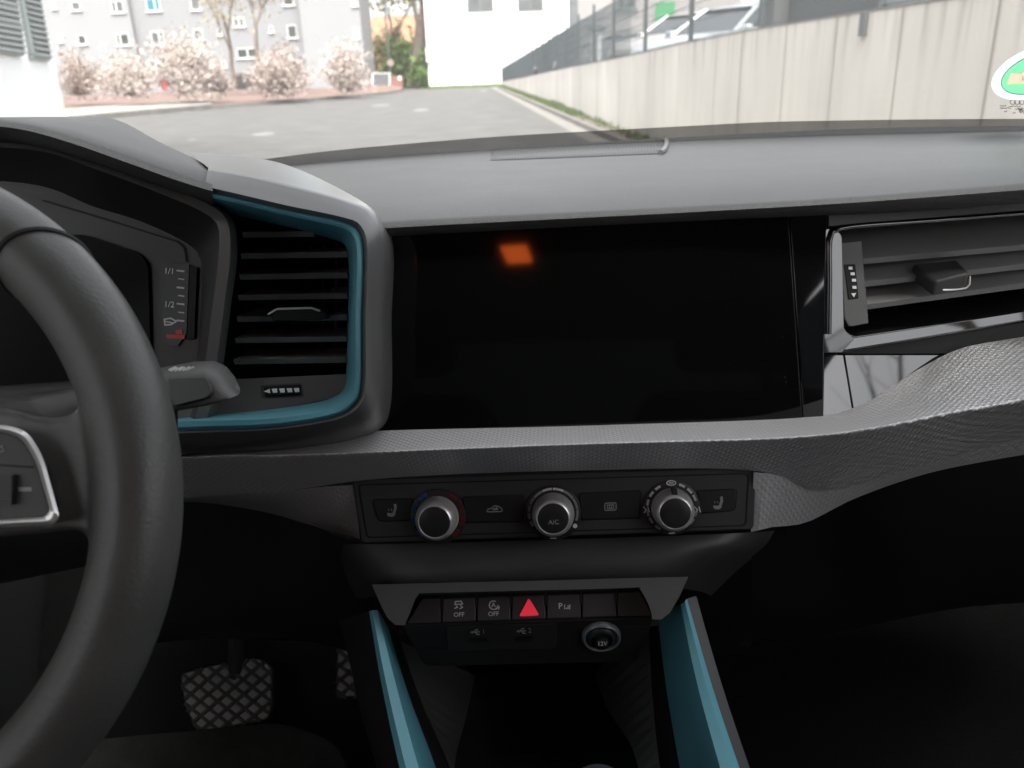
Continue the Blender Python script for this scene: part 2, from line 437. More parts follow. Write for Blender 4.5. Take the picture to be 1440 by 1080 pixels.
# cabin: roof, pillars, doors, floor, rear
MB().grid([[V((x, SC_T(x) - .005 - 1.7 * t, ZT + .035 * math.sin(PI * min(1, .2 + t * .8)) - .1 * max(0, abs(x) - .45) - (.10 * max(0, t - .7)))) for x in [-.66 + 1.32 * i / 10 for i in range(11)]] for t in [k / 8 for k in range(9)]]).build('roof_lining', M['headliner'], body)
for s in (-1, 1):
    MB().tube([V((s * .79, .93, 1.02)), V((s * .74, .62, 1.25)), V((s * .66, .31, 1.44))], .035, 8).build('windscreen_pillar', M['softlit'], body)
    MB().tube([V((s * .72, -.42, .93)), V((s * .68, -.45, 1.2)), V((s * .62, -.42, 1.44))], .06, 8).build('door_pillar', M['softlit'], body)
    d = MB().slab([V((s * .70, -1.4, .3)), V((s * .70, 1.0, .3)), V((s * .745, 1.0, .97)), V((s * .745, -1.4, .99))],
                  [V((s * .80, -1.4, .3)), V((s * .80, 1.0, .3)), V((s * .80, 1.0, .95)), V((s * .80, -1.4, .97))]).build('door_panel', M['soft'], body, bevel=.01)
MB().slab([V((-.7, .95, .30)), V((.7, .95, .30)), V((.7, -1.4, .27)), V((-.7, -1.4, .27))], [V((-.7, .95, .25)), V((.7, .95, .25)), V((.7, -1.4, .22)), V((-.7, -1.4, .22))]).build('floor_carpet', M['carpet'], body)
MB().slab([V((-.75, .97, .28)), V((.75, .97, .28)), V((.75, 1.12, 1.0)), V((-.75, 1.12, 1.0))], [V((-.75, 1.0, .28)), V((.75, 1.0, .28)), V((.75, 1.15, 1.0)), V((-.75, 1.15, 1.0))]).build('firewall', M['carpet'], body)
bn = [[V((x, y, z - .05 * (x / .7) ** 2)) for x in (-.72, -.45, 0, .45, .72)] for y, z in ((1.13, .985), (1.3, .965), (1.7, .91), (2.1, .82), (2.3, .66), (2.32, .3))]
MB().grid(bn).build('bonnet', M['p_dark'], body)
for s in (-1, 1): MB().slab([V((s * .72, .9, .3)), V((s * .72, 2.3, .3)), V((s * .72, 2.2, .74)), V((s * .72, 1.13, .95)), V((s * .74, .9, .97))], [V((s * .80, .9, .3)), V((s * .80, 2.3, .3)), V((s * .80, 2.2, .74)), V((s * .80, 1.13, .95)), V((s * .80, .9, .97))]).build('wing', M['p_dark'], body)
MB().slab([V((-.75, 1.10, .95)), V((.75, 1.10, .95)), V((.75, 1.15, 1.03)), V((-.75, 1.15, 1.03))], [V((-.75, 1.13, .95)), V((.75, 1.13, .95)), V((.75, 1.18, 1.0)), V((-.75, 1.18, 1.0))]).build('cowl', M['black'], body)
for s in (-1, 1): MB().tube([V((s * .72, -1.47, .96)), V((s * .66, -1.32, 1.43))], .07, 8).build('rear_pillar', M['softlit'], body)
# toe board rising behind the pedals
MB().slab([V((-.7, .78, .305)), V((.7, .78, .305)), V((.7, .95, .58)), V((-.7, .95, .58))], [V((-.7, .86, .30)), V((.7, .86, .30)), V((.7, .96, .5)), V((-.7, .96, .5))]).build('toe_board', M['carpet'], body)
# rear wall with near-black panes added to darken screen reflections, and front seats behind the viewer
mb = MB()
mb.slab([V((-.72, -1.42, .3)), V((.72, -1.42, .3)), V((.72, -1.46, .98)), V((-.72, -1.46, .98))], [V((-.72, -1.5, .3)), V((.72, -1.5, .3)), V((.72, -1.5, .98)), V((-.72, -1.5, .98))])
mb.build('rear_panel', M['soft'], body)
MB().grid([[V((x, -1.47, .98)) for x in (-.68, -.3, 0, .3, .68)], [V((x * .9, -1.30, 1.44)) for x in (-.68, -.3, 0, .3, .68)]]).build('rear_window', M['blackout'], body)
for s in (-1, 1): MB().add([V((s * .74, -1.47, .97)), V((s * .74, -.46, .97)), V((s * .66, -.46, 1.45)), V((s * .66, -1.32, 1.44))], [(0, 1, 2, 3)]).build('rear_side_window', M['blackout'], body)
MB().box((0, -1.2, .72), (1.3, .16, .62)).build('rear_bench', M['carpet'], body, bevel=.05, bseg=3)
lp = MB().box((-.103, -.525, 1.452), (.085, .15, .022), Matrix.Rotation(.08, 3, 'Z')).build('added_lamp', M['soft'], body, bevel=.004)  # unseen lamp added on the roof so the screen mirrors an orange patch
MB().box((-.103, -.525, 1.4385), (.058, .10, .008), Matrix.Rotation(.08, 3, 'Z')).build('added_lamp_lens', M['orange'], lp, bevel=.003)
for sx in (-.37, .37):
    mb = MB()
    o = rounded([(-.25, .5), (.25, .5), (.22, 1.12), (-.22, 1.12)], .08)
    mb.slab([V((sx + a, -.33 - (b - .5) * .25, b)) for a, b in o], [V((sx + a, -.45 - (b - .5) * .25, b)) for a, b in o])
    st = mb.build('seat_back', M['carpet'], body, bevel=.03, bseg=3)
    o = rounded([(-.13, 1.17), (.13, 1.17), (.12, 1.33), (-.12, 1.33)], .05)
    MB().slab([V((sx + a, -.50 - (b - 1.17) * .1, b)) for a, b in o], [V((sx + a, -.59 - (b - 1.17) * .1, b)) for a, b in o]).build('headrest', M['carpet'], st, bevel=.02, bseg=3)
    MB().box((sx, -.06, .47), (.5, .5, .15)).build('seat_cushion', M['carpet'], body, bevel=.05, bseg=3)

# ---------------- emission sticker on the glass
stk = thing('emission_sticker', 'round green emissions sticker with pale rim in the right corner of the windscreen', 'sticker', tuple(ws_hit(1440, 98)))
c0 = ws_hit(1449, 98)
def ell(cx, cy, ax, ay, rot, n=48, p=2.0):
    c, s = math.cos(rot), math.sin(rot)
    return [(cx + ax * math.cos(2 * PI * k / n) * c - ay * math.sin(2 * PI * k / n) * s, cy + ax * math.cos(2 * PI * k / n) * s + ay * math.sin(2 * PI * k / n) * c) for k in range(n)]
eo, ei = ell(1461, 99, 70, 35, rad(-20), 72), ell(1463, 99.5, 58, 26.5, rad(-20), 72)
fq = [(1421, 101.5), (1480, 99), (1474, 115), (1415, 117)]
MB().grid([[glass(x, y, .0008) for x, y in eo], [glass(x, y, .0008) for x, y in ei]], True).build('sticker_rim', M['sticker_white'], stk, smooth=0)
def in_poly(q, P):
    c = False; k = len(P) - 1
    for n_ in range(len(P)):
        (xa, ya), (xb, yb) = P[n_], P[k]
        if (ya > q[1]) != (yb > q[1]) and q[0] < (xb - xa) * (q[1] - ya) / (yb - ya) + xa: c = not c
        k = n_
    return c
mb = MB(); h = .8
for a in range(160):
    for b in range(90):
        x, y = 1402 + a * h, 66 + b * h
        if in_poly((x + h / 2, y + h / 2), ei) and not in_poly((x + h / 2, y + h / 2), fq): mb.add([glass(*q, .0008) for q in ((x, y), (x + h, y), (x + h, y + h), (x, y + h))], [(0, 1, 2, 3)])
mb.build('green_disc', M['sticker_green'], stk, smooth=0)
px_stroke(MB(), ell(1463, 99.5, 58, 26.5, rad(-20)), glass, 1.0, .0012, closed=True, thick=.0001).build('disc_outline', M['soft'], stk, smooth=0)
fld = px_slab(MB(), [(1421, 101.5), (1480, 99), (1474, 115), (1415, 117)], glass, .0002, .0014).build('writing_field', M['sticker_field'], stk, smooth=0)
px_text(MB(), '2', 1438.5, 108.5, 5, glass, off=.0018, dirx=(1, -.05), sx=1.3, mirror=True).build('handwriting', M['grey_print'], fld, smooth=0)

# ================================================================== DASHBOARD
dash = thing('dashboard', 'charcoal car dashboard with dark screen, teal ringed air vent and dimpled grey trim', 'dashboard', (0, .6, .9))
def row(pts, n, f=cat): return [U(x, y, Y) for x, y, Y in ((p.x, p.y, p.z * 1e-3) for p in f([(a, b, c * 1e3) for a, b, c in pts], n))]
def sweep(rows, n, name, m, parent, f=cat, sub=1, smooth=60, uv=False):
    R = [row(r, n, f) for r in rows]
    if sub > 1:
        cols = [cat([r[j] for r in R], sub) for j in range(n)]
        R = [[cols[j][i] for j in range(n)] for i in range(sub)]
    uvs = None
    if uv:
        uvs = []; u0 = []; base = R[len(R) // 2]; acc = [0]
        for a, b in zip(base, base[1:]): acc.append(acc[-1] + (b - a).length)
        vv = [[0] * n]
        for i in range(1, len(R)): vv.append([vv[-1][j] + (R[i][j] - R[i - 1][j]).length for j in range(n)])
        uvs = [[(R[i][j].x * 1.03, vv[i][j]) for j in range(n)] for i in range(len(R))]
    return MB().grid(R, uvs=uvs).build(name, m, parent, smooth=smooth)

N = 70
top_rows = [
    [(420, 352, .64), (541, 338, .64), (960, 316, .64), (1200, 302, .63), (1440, 286, .61), (1800, 262, .55)],
    [(420, 338, .615), (541, 330, .615), (960, 308, .615), (1200, 294, .605), (1440, 277, .585), (1800, 250, .52)],
    [(420, 330, .609), (541, 321, .609), (960, 299, .609), (1200, 285, .60), (1440, 267, .58), (1800, 240, .51)],
    [(420, 324, .611), (541, 314.5, .611), (960, 293, .611), (1200, 279, .602), (1440, 260.5, .582), (1800, 233, .512)],
    [(420, 320, .618), (541, 310.5, .618), (960, 289.5, .618), (1200, 275.5, .609), (1440, 256.5, .589), (1800, 229, .52)],
    [(420, 300, .67), (560, 290, .67), (960, 268, .67), (1200, 254, .665), (1440, 237, .64), (1800, 212, .57)],
    [(420, 268, .80), (560, 258, .80), (940, 237, .80), (1200, 226, .79), (1440, 215, .76), (1800, 200, .66)],
    [(380, 244, .97), (480, 236, .97), (700, 221.5, .97), (940, 209, .97), (1160, 205, .94), (1440, 203, .89), (1800, 196, .78)],
    [(360, 233, 1.115), (480, 222.5, 1.115), (700, 207.5, 1.12), (930, 194.5, 1.12), (1080, 186.5, 1.105), (1200, 181, 1.085), (1440, 177, 1.01), (1800, 183, .86)],
    [(360, 236, 1.14), (480, 226, 1.14), (700, 211, 1.145), (930, 198, 1.145), (1080, 190, 1.13), (1200, 184, 1.11), (1440, 180, 1.04), (1800, 186, .88)],
]
pad = sweep(top_rows, N, 'dash_pad', M['dash'], dash)
# speaker grille let into the pad at the foot of the windscreen
def grille_material():
    m = mat('speaker grille', (.02, .02, .02), .6)
    nt = m.node_tree; Nn = nt.nodes; Lk = nt.links
    uv = Nn.new('ShaderNodeUVMap'); mp = Nn.new('ShaderNodeMapping'); mp.inputs['Rotation'].default_value = (0, 0, rad(18)); mp.inputs['Scale'].default_value = (60, 60, 1)
    w = Nn.new('ShaderNodeTexWave'); w.inputs['Scale'].default_value = 1.0; w.bands_direction = 'X'
    bp = Nn.new('ShaderNodeBump'); bp.inputs['Strength'].default_value = .8; bp.inputs['Distance'].default_value = .0016
    mr = Nn.new('ShaderNodeMapRange'); mr.inputs['To Min'].default_value = .025; mr.inputs['To Max'].default_value = .045
    Lk.new(uv.outputs[0], mp.inputs['Vector']); Lk.new(mp.outputs[0], w.inputs['Vector']); Lk.new(w.outputs['Fac'], bp.inputs['Height']); Lk.new(bp.outputs[0], Nn['Principled BSDF'].inputs['Normal'])
    Lk.new(w.outputs['Fac'], mr.inputs['Value'])
    cb = Nn.new('ShaderNodeCombineColor'); [Lk.new(mr.outputs[0], cb.inputs[i]) for i in range(3)]; Lk.new(cb.outputs[0], Nn['Principled BSDF'].inputs['Base Color'])
    return m
M['grille'] = grille_material()
from mathutils.bvhtree import BVHTree
def surf(o):
    t = BVHTree.FromPolygons([v.co + abs_loc(o) for v in o.data.vertices], [tuple(p.vertices) for p in o.data.polygons])
    def f(x, y, off=0.0):
        d = ray(x, y).normalized(); h = t.ray_cast(CAM, d)
        if h[0] is None: return CAM + d * 1.2
        n = h[1] if h[1].dot(d) < 0 else -h[1]
        return h[0] + n * off
    return f
def abs_loc(o):
    s = V((0, 0, 0))
    while o is not None: s += o.location; o = o.parent
    return s
PS = surf(pad)
gt_ = lin([(690, 211, 0), (800, 205, 0), (934, 198, 0)], 30); gb_ = lin([(690, 226, 0), (800, 222, 0), (931, 216.5, 0)], 30)
ga = [PS(q.x, q.y, .0005) for q in gt_]; gb = [PS(q.x, q.y, .0005) for q in gb_]
ue = [(p - ga[0]).length for p in ga]
sg = MB().grid([gb, [a.lerp(b, .5) for a, b in zip(ga, gb)], ga], uvs=[[(u, 0) for u in ue], [(u, .07) for u in ue], [(u, .14) for u in ue]]).build('speaker_grille', M['grille'], dash)
mb = MB()
for k in range(56):
    x = 692 + k * 4.25; f = lambda q: (211 - (q - 690) * .0533, 226 - (q - 690) * .039)
    t0, b0 = f(x)[0], f(x + 9)[1]
    if x + 11 > 932: break
    mb.add([PS(x, t0 + .6, .0008), PS(x + 2.2, t0 + .6, .0008), PS(x + 11.2, b0 - .6, .0008), PS(x + 9, b0 - .6, .0008)], [(0, 1, 2, 3)])
mb.build('grille_bar', M['dash'], sg, smooth=0)
MB().tube([PS(x, y, .002) for x, y in [(929, 217), (934, 214), (937, 207), (937.5, 201), (935, 197.5)]], .003, 8).build('grille_edge', M['silver'], sg)

# ---------------- display and gloss panel
SCR = plane3((540, 604, .585), (1130, 585, .585), (800, 312, .628))
scr_out = rounded([(528, 322), (1109, 300), (1129, 592), (528, 612)], 3)
scr = px_slab(MB(), scr_out, SCR, .012, .0012).build('touchscreen', M['screen'], dash, bevel=.0008)
r = random.Random(4); mb = MB()
for i in range(16):
    x, y, q = r.uniform(860, 1125), r.uniform(330, 580), r.uniform(.25, .5)
    px_slab(mb, [(x - q, y), (x, y - q), (x + q, y), (x, y + q)], SCR, .0001, .0014)
ds = mb.build('dust', M['grey_print'], dash, smooth=0, kind='stuff')
px_slab(MB(), rounded([(500, 318), (1140, 290), (1150, 600), (500, 620)], 3), SCR, .01, -.012).build('screen_backing', M['black'], dash)

# gloss black panel running right from the display: three facets that turn towards the driver
def lerp3(a, b, t): return tuple(a[i] + (b[i] - a[i]) * t for i in range(3))
GLP = Plane(U(1112, 500, .5985), (.08, -.959, .272))
px_slab(MB(), [(1110.5, 300), (1164, 298), (1160, 400), (1158, 600), (1130.5, 600)], SCR, .012, .0005).build('gloss_strip', M['gloss'], dash, bevel=.0008)
gp = px_slab(MB(), rounded([(1161, 320), (1184, 328), (1187, 464), (1202, 476), (1184, 496), (1158.5, 496)], [6, 8, 6, 2, 1, 1]), GLP, .014, .003).build('gloss_panel', M['gloss'], dash, bevel=.002, bseg=4)
LIPP = Plane(GLP(1186, 496, .003), (.08, -.925, .37))
px_slab(MB(), [(1184, 496), (1189, 466), (1203, 471.5), (1300, 457), (1440, 435), (1800, 378), (1800, 398), (1440, 453), (1300, 477)], LIPP, .014).build('vent_lip', M['gloss'], dash, bevel=.002, bseg=4)
CRP = Plane(GLP(1190, 590, .002), (.09, -.885, .46)); CRP2 = Plane(GLP(1190, 590, .002), (.07, -.885, .46))
px_slab(MB(), [(1158.5, 497.6), (1186, 497.6), (1203, 600), (1156.5, 600)], CRP2, .012).build('gloss_corner', M['gloss'], dash, bevel=.0006)
px_slab(MB(), [(1187, 497.6), (1350, 496), (1330, 600), (1204, 600)], CRP, .012).build('gloss_corner', M['gloss'], dash, bevel=.0006)
px_slab(MB(), [(1164, 280), (1440, 262), (1800, 225), (1800, 268), (1440, 299), (1184, 318), (1164, 320)], GLP, .012, .001).build('vent_header', M['black'], dash, bevel=.001)
mb = MB()
mb.tube([GLP(x, y, .004) for x, y in lin([(1166, 470, 0), (1166, 330, 0), (1172, 322, 0), (1186, 319.5, 0), (1440, 300, 0), (1800, 270, 0)], 60) for x, y in [(x, y)]] if False else [GLP(q.x, q.y, .004) for q in cat([(1165, 470, 0), (1166, 400, 0), (1167, 334, 0), (1171, 325, 0), (1186, 320.5, 0), (1300, 311, 0), (1440, 300, 0), (1800, 270, 0)], 60)], .0022, 10).build('vent_frame', M['gloss'], dash)
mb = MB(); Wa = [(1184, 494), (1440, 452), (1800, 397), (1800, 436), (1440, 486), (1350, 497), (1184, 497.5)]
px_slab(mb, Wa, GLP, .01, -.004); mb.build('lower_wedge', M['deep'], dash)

# ---------------- passenger air vent
def slat_px(mb, pa, pb, Yf, depth, t, drop=.0, m_i=0):
    a, b = U(*pa), U(*pb)
    dy = V((0, depth, drop))
    fr = [a, b, b + V((0, 0, -t)), a + V((0, 0, -t))]
    return mb.slab(fr, [p + dy for p in fr], m_i)
av = MB()
bx_f = [(1172, 322), (1440, 301), (1800, 270), (1800, 390), (1440, 444), (1180, 482)]
fr = [GLP(*q, -.002) for q in bx_f]; bk = [p + V((.03, .11, .0)) for p in fr]
av.grid([fr, bk], True); av.add(bk, [tuple(range(6))])
vent = av.build('passenger_air_vent', M['deep'], dash, smooth=0)
for (ya, yb, yc, dz) in [(364, 346, 318, .019), (397, 373, 342, .016), (430, 400, 364, .013)]:
    mb = MB()
    fr = [GLP(q.x, q.y, -.004) for q in lin([(1190, ya + 2, 0), (1440, yb - 2, 0), (1800, yc - 12, 0)], 12)]
    bk = [p + V((.0, .055, dz)) for p in fr]; mid = [p + V((0, .0015, .0012)) for p in fr]
    lo = [p + V((0, .001, -.0045)) for p in fr]; lo2 = [p + V((0, 0, -.004)) for p in bk]
    mb.grid([bk, mid, fr, lo, lo2]).build('slat', M['slatgrey'], vent, smooth=30)
TP = GLP
tp = px_slab(MB(), rounded([(1181, 341), (1212, 338), (1222, 455), (1194, 460), (1187, 448)], [3, 2, 2, 4, 4]), TP, .02, .001).build('thumbwheel_panel', M['softlit'], vent, bevel=.001)
tw = px_slab(MB(), rounded([(1187, 372), (1203, 371), (1208, 420), (1193, 421.5)], 2), TP, .004, .0016).build('thumbwheel', M['deep'], vent, bevel=.0005)
mb = MB()
for k, (x, y, w) in enumerate([(1196, 377, 5), (1199, 385, 5.5), (1201, 394, 5.5), (1201.5, 404, 5.5)]): px_slab(mb, [(x - w / 2, y - 2), (x + w / 2, y - 2), (x + w / 2 + .3, y + 2), (x - w / 2 + .3, y + 2)], TP, .0004, .0022)
px_slab(mb, [(1197, 412.5), (1204, 412), (1201, 418)], TP, .0004, .0022)
mb.build('thumbwheel_mark', M['white'], tw, smooth=0)
# adjuster tab
mb = MB()
a = [(1284, 372, .618), (1350, 366, .612), (1364, 381, .585), (1318, 396, .587)]
b = [(1297, 397, .612), (1352, 390, .606), (1364, 392, .586), (1360, 405, .586), (1326, 409, .588)]
T1 = [U(1283, 371, .632), U(1346, 365, .628), U(1364, 383, .600), U(1316, 396, .602)]
T2 = [p + V((0, .002, -.012)) for p in T1]
mb.slab(T1, T2)
mb.build('adjuster_tab', M['soft'], vent, bevel=.002, bseg=3)
mb = MB()
mb.tube(row([(1326, 407.5, .599), (1340, 407.5, .599), (1359, 405, .598), (1363.5, 400, .598), (1364, 388, .599)], 14, lin), .0006, 6)
mb.build('tab_edge', M['chrome'], vent)

# ---------------- dimpled trim: shelf, nose and face
trim_rows = [
    [(150, 652, .56), (262, 634, .565), (400, 619, .575), (525, 606, .584), (800, 599, .584), (1130, 587, .584), (1172, 581, .590), (1210, 567, .598), (1262, 537, .604), (1310, 509, .607), (1348, 491, .608), (1440, 473.5, .612), (1800, 425, .56)],
    [(150, 656, .53), (262, 638, .535), (400, 630, .54), (525, 622, .545), (800, 612, .545), (1130, 599, .54), (1180, 594, .535), (1230, 581, .528), (1290, 560, .522), (1330, 545, .518), (1370, 530, .515), (1450, 511, .508), (1800, 462, .45)],
    [(150, 660, .52), (262, 643, .523), (400, 640, .528), (525, 636, .53), (800, 625, .53), (1100, 616, .526), (1180, 609, .518), (1250, 598, .510), (1310, 586, .505), (1350, 578, .502), (1390, 572, .498), (1455, 559, .49), (1800, 503, .43)],
    [(150, 666, .521), (262, 650, .523), (400, 648, .528), (525, 644, .53), (800, 633, .53), (1100, 624, .526), (1180, 618, .518), (1250, 607, .510), (1310, 596, .505), (1350, 589, .502), (1390, 583, .498), (1455, 570, .49), (1800, 512, .43)],
    [(150, 690, .545), (262, 676, .547), (400, 668, .548), (525, 660, .55), (800, 650, .55), (1080, 645, .548), (1180, 648, .54), (1250, 637, .532), (1310, 622, .527), (1350, 612, .524), (1390, 604, .52), (1455, 592, .512), (1800, 530, .45)],
    [(150, 716, .565), (262, 700, .567), (400, 690, .566), (525, 674, .565), (800, 662, .563), (1075, 664, .562), (1160, 690, .565), (1250, 668, .557), (1310, 650, .55), (1350, 638, .547), (1390, 628, .543), (1455, 615, .535), (1800, 552, .47)],
]
def mixrow(a, b, t): return [tuple(p[i] + (q[i] - p[i]) * t for i in range(3)) for p, q in zip(a, b)]
_cr, _bk, _fc, _bt = trim_rows[2], trim_rows[0], trim_rows[4], trim_rows[5]
tr = [_bk, mixrow(_bk, _cr, .3), mixrow(_bk, _cr, .6), mixrow(_bk, _cr, .85), mixrow(_bk, _cr, .93)]
tr += [mixrow(mixrow(_bk, _cr, .965), mixrow(_cr, _fc, .03), t) for t in (.2, .6)] + [mixrow(_cr, _fc, .07), mixrow(_cr, _fc, .13), mixrow(_cr, _fc, .25), mixrow(_cr, _fc, .6), _fc, mixrow(_fc, _bt, .5), _bt]
trim = sweep(tr, 130, 'dimpled_trim', M['trim'], dash, uv=True, smooth=0)
trim.data.shade_smooth()
# cheeks either side of the climate panel
CL = plane3((495, 684, .567), (1065, 664, .567), (780, 765, .553))
mb = MB()
L1 = row([(255, 698, .566), (400, 690, .566), (460, 684, .567), (500, 682, .57)], 14, lin); L2 = row([(255, 712, .60), (380, 722, .60), (450, 742, .595), (506, 758, .575)], 14, lin)
L3 = row([(255, 760, .60), (380, 765, .60), (450, 770, .59), (512, 775, .58)], 14, lin)
acc = [0]
for a, b in zip(L1, L1[1:]): acc.append(acc[-1] + (b - a).length)
mb.grid([L1, L2], uvs=[[(q.x, 0) for q in L1], [(L2[i].x, L1[i].z - L2[i].z) for i in range(len(L1))]]).build('trim_cheek', M['trim_soft'], dash)
R1 = row([(1060, 664, .564), (1086, 666, .563), (1114, 672, .563)], 12, lin); R2 = row([(1056, 748, .566), (1066, 746, .565), (1086, 741, .572)], 12, lin)
K1 = row([(1113, 670, .565), (1160, 689, .569), (1250, 667, .561), (1310, 649, .554), (1390, 627, .547), (1455, 614, .539), (1800, 551, .474)], 40); K2 = row([(1086, 741, .573), (1130, 736, .582), (1200, 702, .578), (1300, 667, .569), (1390, 648, .560), (1455, 637, .552), (1800, 574, .486)], 40)
acc = [0]
for a, b in zip(K1, K1[1:]): acc.append(acc[-1] + (b - a).length)
MB().grid([K1, K2], uvs=[[(q.x, 0) for q in K1], [(K2[i].x, K1[i].z - K2[i].z) for i in range(len(K1))]]).build('trim_skirt', M['trim_soft'], dash)
acc = [0]
for a, b in zip(R1, R1[1:]): acc.append(acc[-1] + (b - a).length)
MB().grid([R1, R2], uvs=[[(q.x, 0) for q in R1], [(R2[i].x, R1[i].z - R2[i].z) for i in range(len(R1))]]).build('trim_cheek', M['trim_soft'], dash)

# ---------------- climate panel
clo = rounded([(494, 674), (1064, 657), (1060, 745), (508, 764)], [8, 12, 8, 6])
clim = px_slab(MB(), clo, CL, .03, -.001).build('climate_panel', M['soft'], dash, bevel=.0012)
mb = MB(); px_stroke(mb, rounded([(504, 682), (1053, 666), (1049, 739), (516, 756)], [6, 10, 8, 6]), CL, 1.6, -.0006, closed=True)
mb.build('panel_groove', M['deep'], clim, smooth=0)
def button(name, out, r, sym, smat=M['grey_print']):
    b = px_slab(MB(), rounded(out, r), CL, .004, .0006).build(name, M['black'], clim, bevel=.0007)
    px_stroke(MB(), rounded(out, r), CL, 1.5, -.0004, closed=True).build('button_gap', M['deep'], b, smooth=0)
    mb = MB(); sym(mb); mb.build('symbol', smat, b, smooth=0); return b
def seat_sym(x, y, s=1.0):
    def f(mb):
        P = lambda pts: [(x + a * s, y + b * s) for a, b in pts]
        px_stroke(mb, P([(4.5, -9), (5, -4), (3, 2)]), CL, 3.6 * s, .0011)
        px_slab(mb, rounded(P([(-7, 2), (-1, 3), (4, 1), (5, 5), (1, 8), (-6, 7)]), 1.5), CL, .0003, .0011)
        for k in range(2): px_stroke(mb, P([(-5 + 4 * k, -3), (-4 + 4 * k, -1)]), CL, 1 * s, .0011)
    return f
def car_sym(mb):
    x, y = 696, 716.5
    px_stroke(mb, [(x - 11, y + 3), (x - 10, y - .5), (x - 5, y - 1.5), (x - 1, y - 5), (x + 5, y - 4.5), (x + 10, y - .5), (x + 10, y + 2.5), (x + 6, y + 3.2), (x + 2, y + 3), (x - 6, y + 3.5)], CL, 1.3, .0011, closed=True)
    px_stroke(mb, [(x - 3, y - .5), (x + 4, y - 1.5), (x + 1.5, y - 3)], CL, 1.2, .0011); px_stroke(mb, [(x - 3, y + .6), (x + 4, y)], CL, 1.2, .0011)
def defrost_sym(mb):
    x, y = 858.5, 712.5
    px_stroke(mb, rounded([(x - 8, y - 4.7), (x + 8, y - 5.3), (x + 8, y + 4.7), (x - 8, y + 5.3)], 2.5), CL, 1.4, .0011, closed=True)
    px_stroke(mb, [(x - 4.5, y - 2.2), (x + 4.5, y - 2.6), (x + 4.5, y + 2.2), (x - 4.5, y + 2.6)], CL, 1.1, .0011, closed=True)
    for k in (-1.5, 1.5): px_stroke(mb, [(x + k, y - 2), (x + k, y + 3)], CL, 1.2, .0011)
button('seat_heating_button', [(523, 703), (580, 701), (577, 732), (532, 733)], [6, 2, 2, 8], seat_sym(551, 719))
button('recirculation_button', [(651, 699), (737, 696), (735, 734), (655, 735)], [3, 3, 3, 3], car_sym)
button('rear_defrost_button', [(815, 694), (901, 690), (899, 729), (817, 731)], [3, 3, 3, 3], defrost_sym)
button('seat_heating_button', [(981, 690), (1036, 688), (1034, 718), (984, 722)], [3, 6, 8, 3], seat_sym(1010, 708.5))
def knob(x, y, rp, name, label, marks, cap_text=None, pointer=False):
    """rotary knob: dial ring flush with the panel, knurled skirt, bright rim, dark cap"""
    c = CL(x, y - 3, 0); n = CL.n; k = (CL(x + 10, y, 0) - c + (c - CL(x, y, 0))).length / 10   # metres per pixel
    k = (CL(x + 10, y, 0) - CL(x, y, 0)).length / 10
    R = rp * k
    d = MB().lathe(c, n, [(R * 1.30, -.002), (R * 1.30, .0012), (R * 1.24, .0016), (R * .9, .0016)], 56).build('dial_ring', M['black'], None)
    kb = thing_part(name, c, label)
    d.parent = kb; d.data.transform(Matrix.Translation(-abs_loc(kb)))
    sk = MB(); rows = []
    prof = [(R * .98, .0012), (R * .95, .010), (R * .90, .0135)]
    ax = n; u = ax.orthogonal().normalized(); w = ax.cross(u)
    for r, h in prof[:2]:
        rows.append([c + ax * h + (u * math.cos(2 * PI * q / 144) + w * math.sin(2 * PI * q / 144)) * (r + (.00022 if q % 2 else -.00022)) for q in range(144)])
    sk.grid(rows, True); sk.build('knurled_skirt', M['knurl'], kb, smooth=0)
    MB().lathe(c, n, [(R * .95, .010), (R * .94, .0125), (R * .86, .0155), (R * .78, .0182), (R * .73, .0186), (R * .70, .0178)], 64).build('bright_rim', M['chrome'], kb, smooth=80)
    cp = MB().lathe(c, n, [(R * .71, .0176), (R * .66, .0180), (R * .3, .0181), (.0001, .0181)], 48).build('knob_cap', M['black'], kb)
    mb = MB(); marks(mb, x, y - 3, rp); mb.build('dial_mark', MARKMATS, kb, smooth=0)
    capp = Plane(c + n * .0184, n)
    if cap_text:
        q = project(c + n * .0184)
        px_text(MB(), cap_text, q[0] + 1, q[1] + 5, 6.2, capp, off=.0002, bold=.01).build('lettering', M['grey_print'], cp, smooth=0)
    if pointer:
        ex = (CL(x + 10, y) - CL(x, y)).normalized(); ey = n.cross(ex)
        MB().box(c + ey * R * .90 + n * .0115, (.004, .006, .009), Matrix((ex, ey, n)).transposed()).build('pointer', M['black'], kb, bevel=.0006)
    return kb
def project(P):
    d = ROT.transposed() @ (V(P) - CAM); return 720 - F * d.x / d.z, 540 + F * d.y / d.z
def abs_loc(o):
    s = V((0, 0, 0))
    while o is not None: s += o.location; o = o.parent
    return s
def thing_part(name, c, label=None):
    o = bpy.data.objects.new(name, None); COL.objects.link(o); o.parent = dash; o.location = V(c) - dash.location; o.empty_display_size = .02
    if label: o['label'] = label
    return o
MARKMATS = [M['grey_print'], M['blue_print'], M['darkred_print'], M['white']]
def arc_mark(mb, x, y, r, a, da, w, mi):
    pts = [(x + r * math.sin(rad(a + t * da)), y - r * math.cos(rad(a + t * da)) * .98) for t in (-.5, -.25, 0, .25, .5)]
    px_stroke(mb, pts, CL, w, .0020, mi=mi)
def temp_marks(mb, x, y, rp):
    for k in range(4):
        arc_mark(mb, x, y, rp * 1.17, -38 - k * 32, 15, 5.5, 1); arc_mark(mb, x, y, rp * 1.17, 38 + k * 32, 15, 5.5, 2)
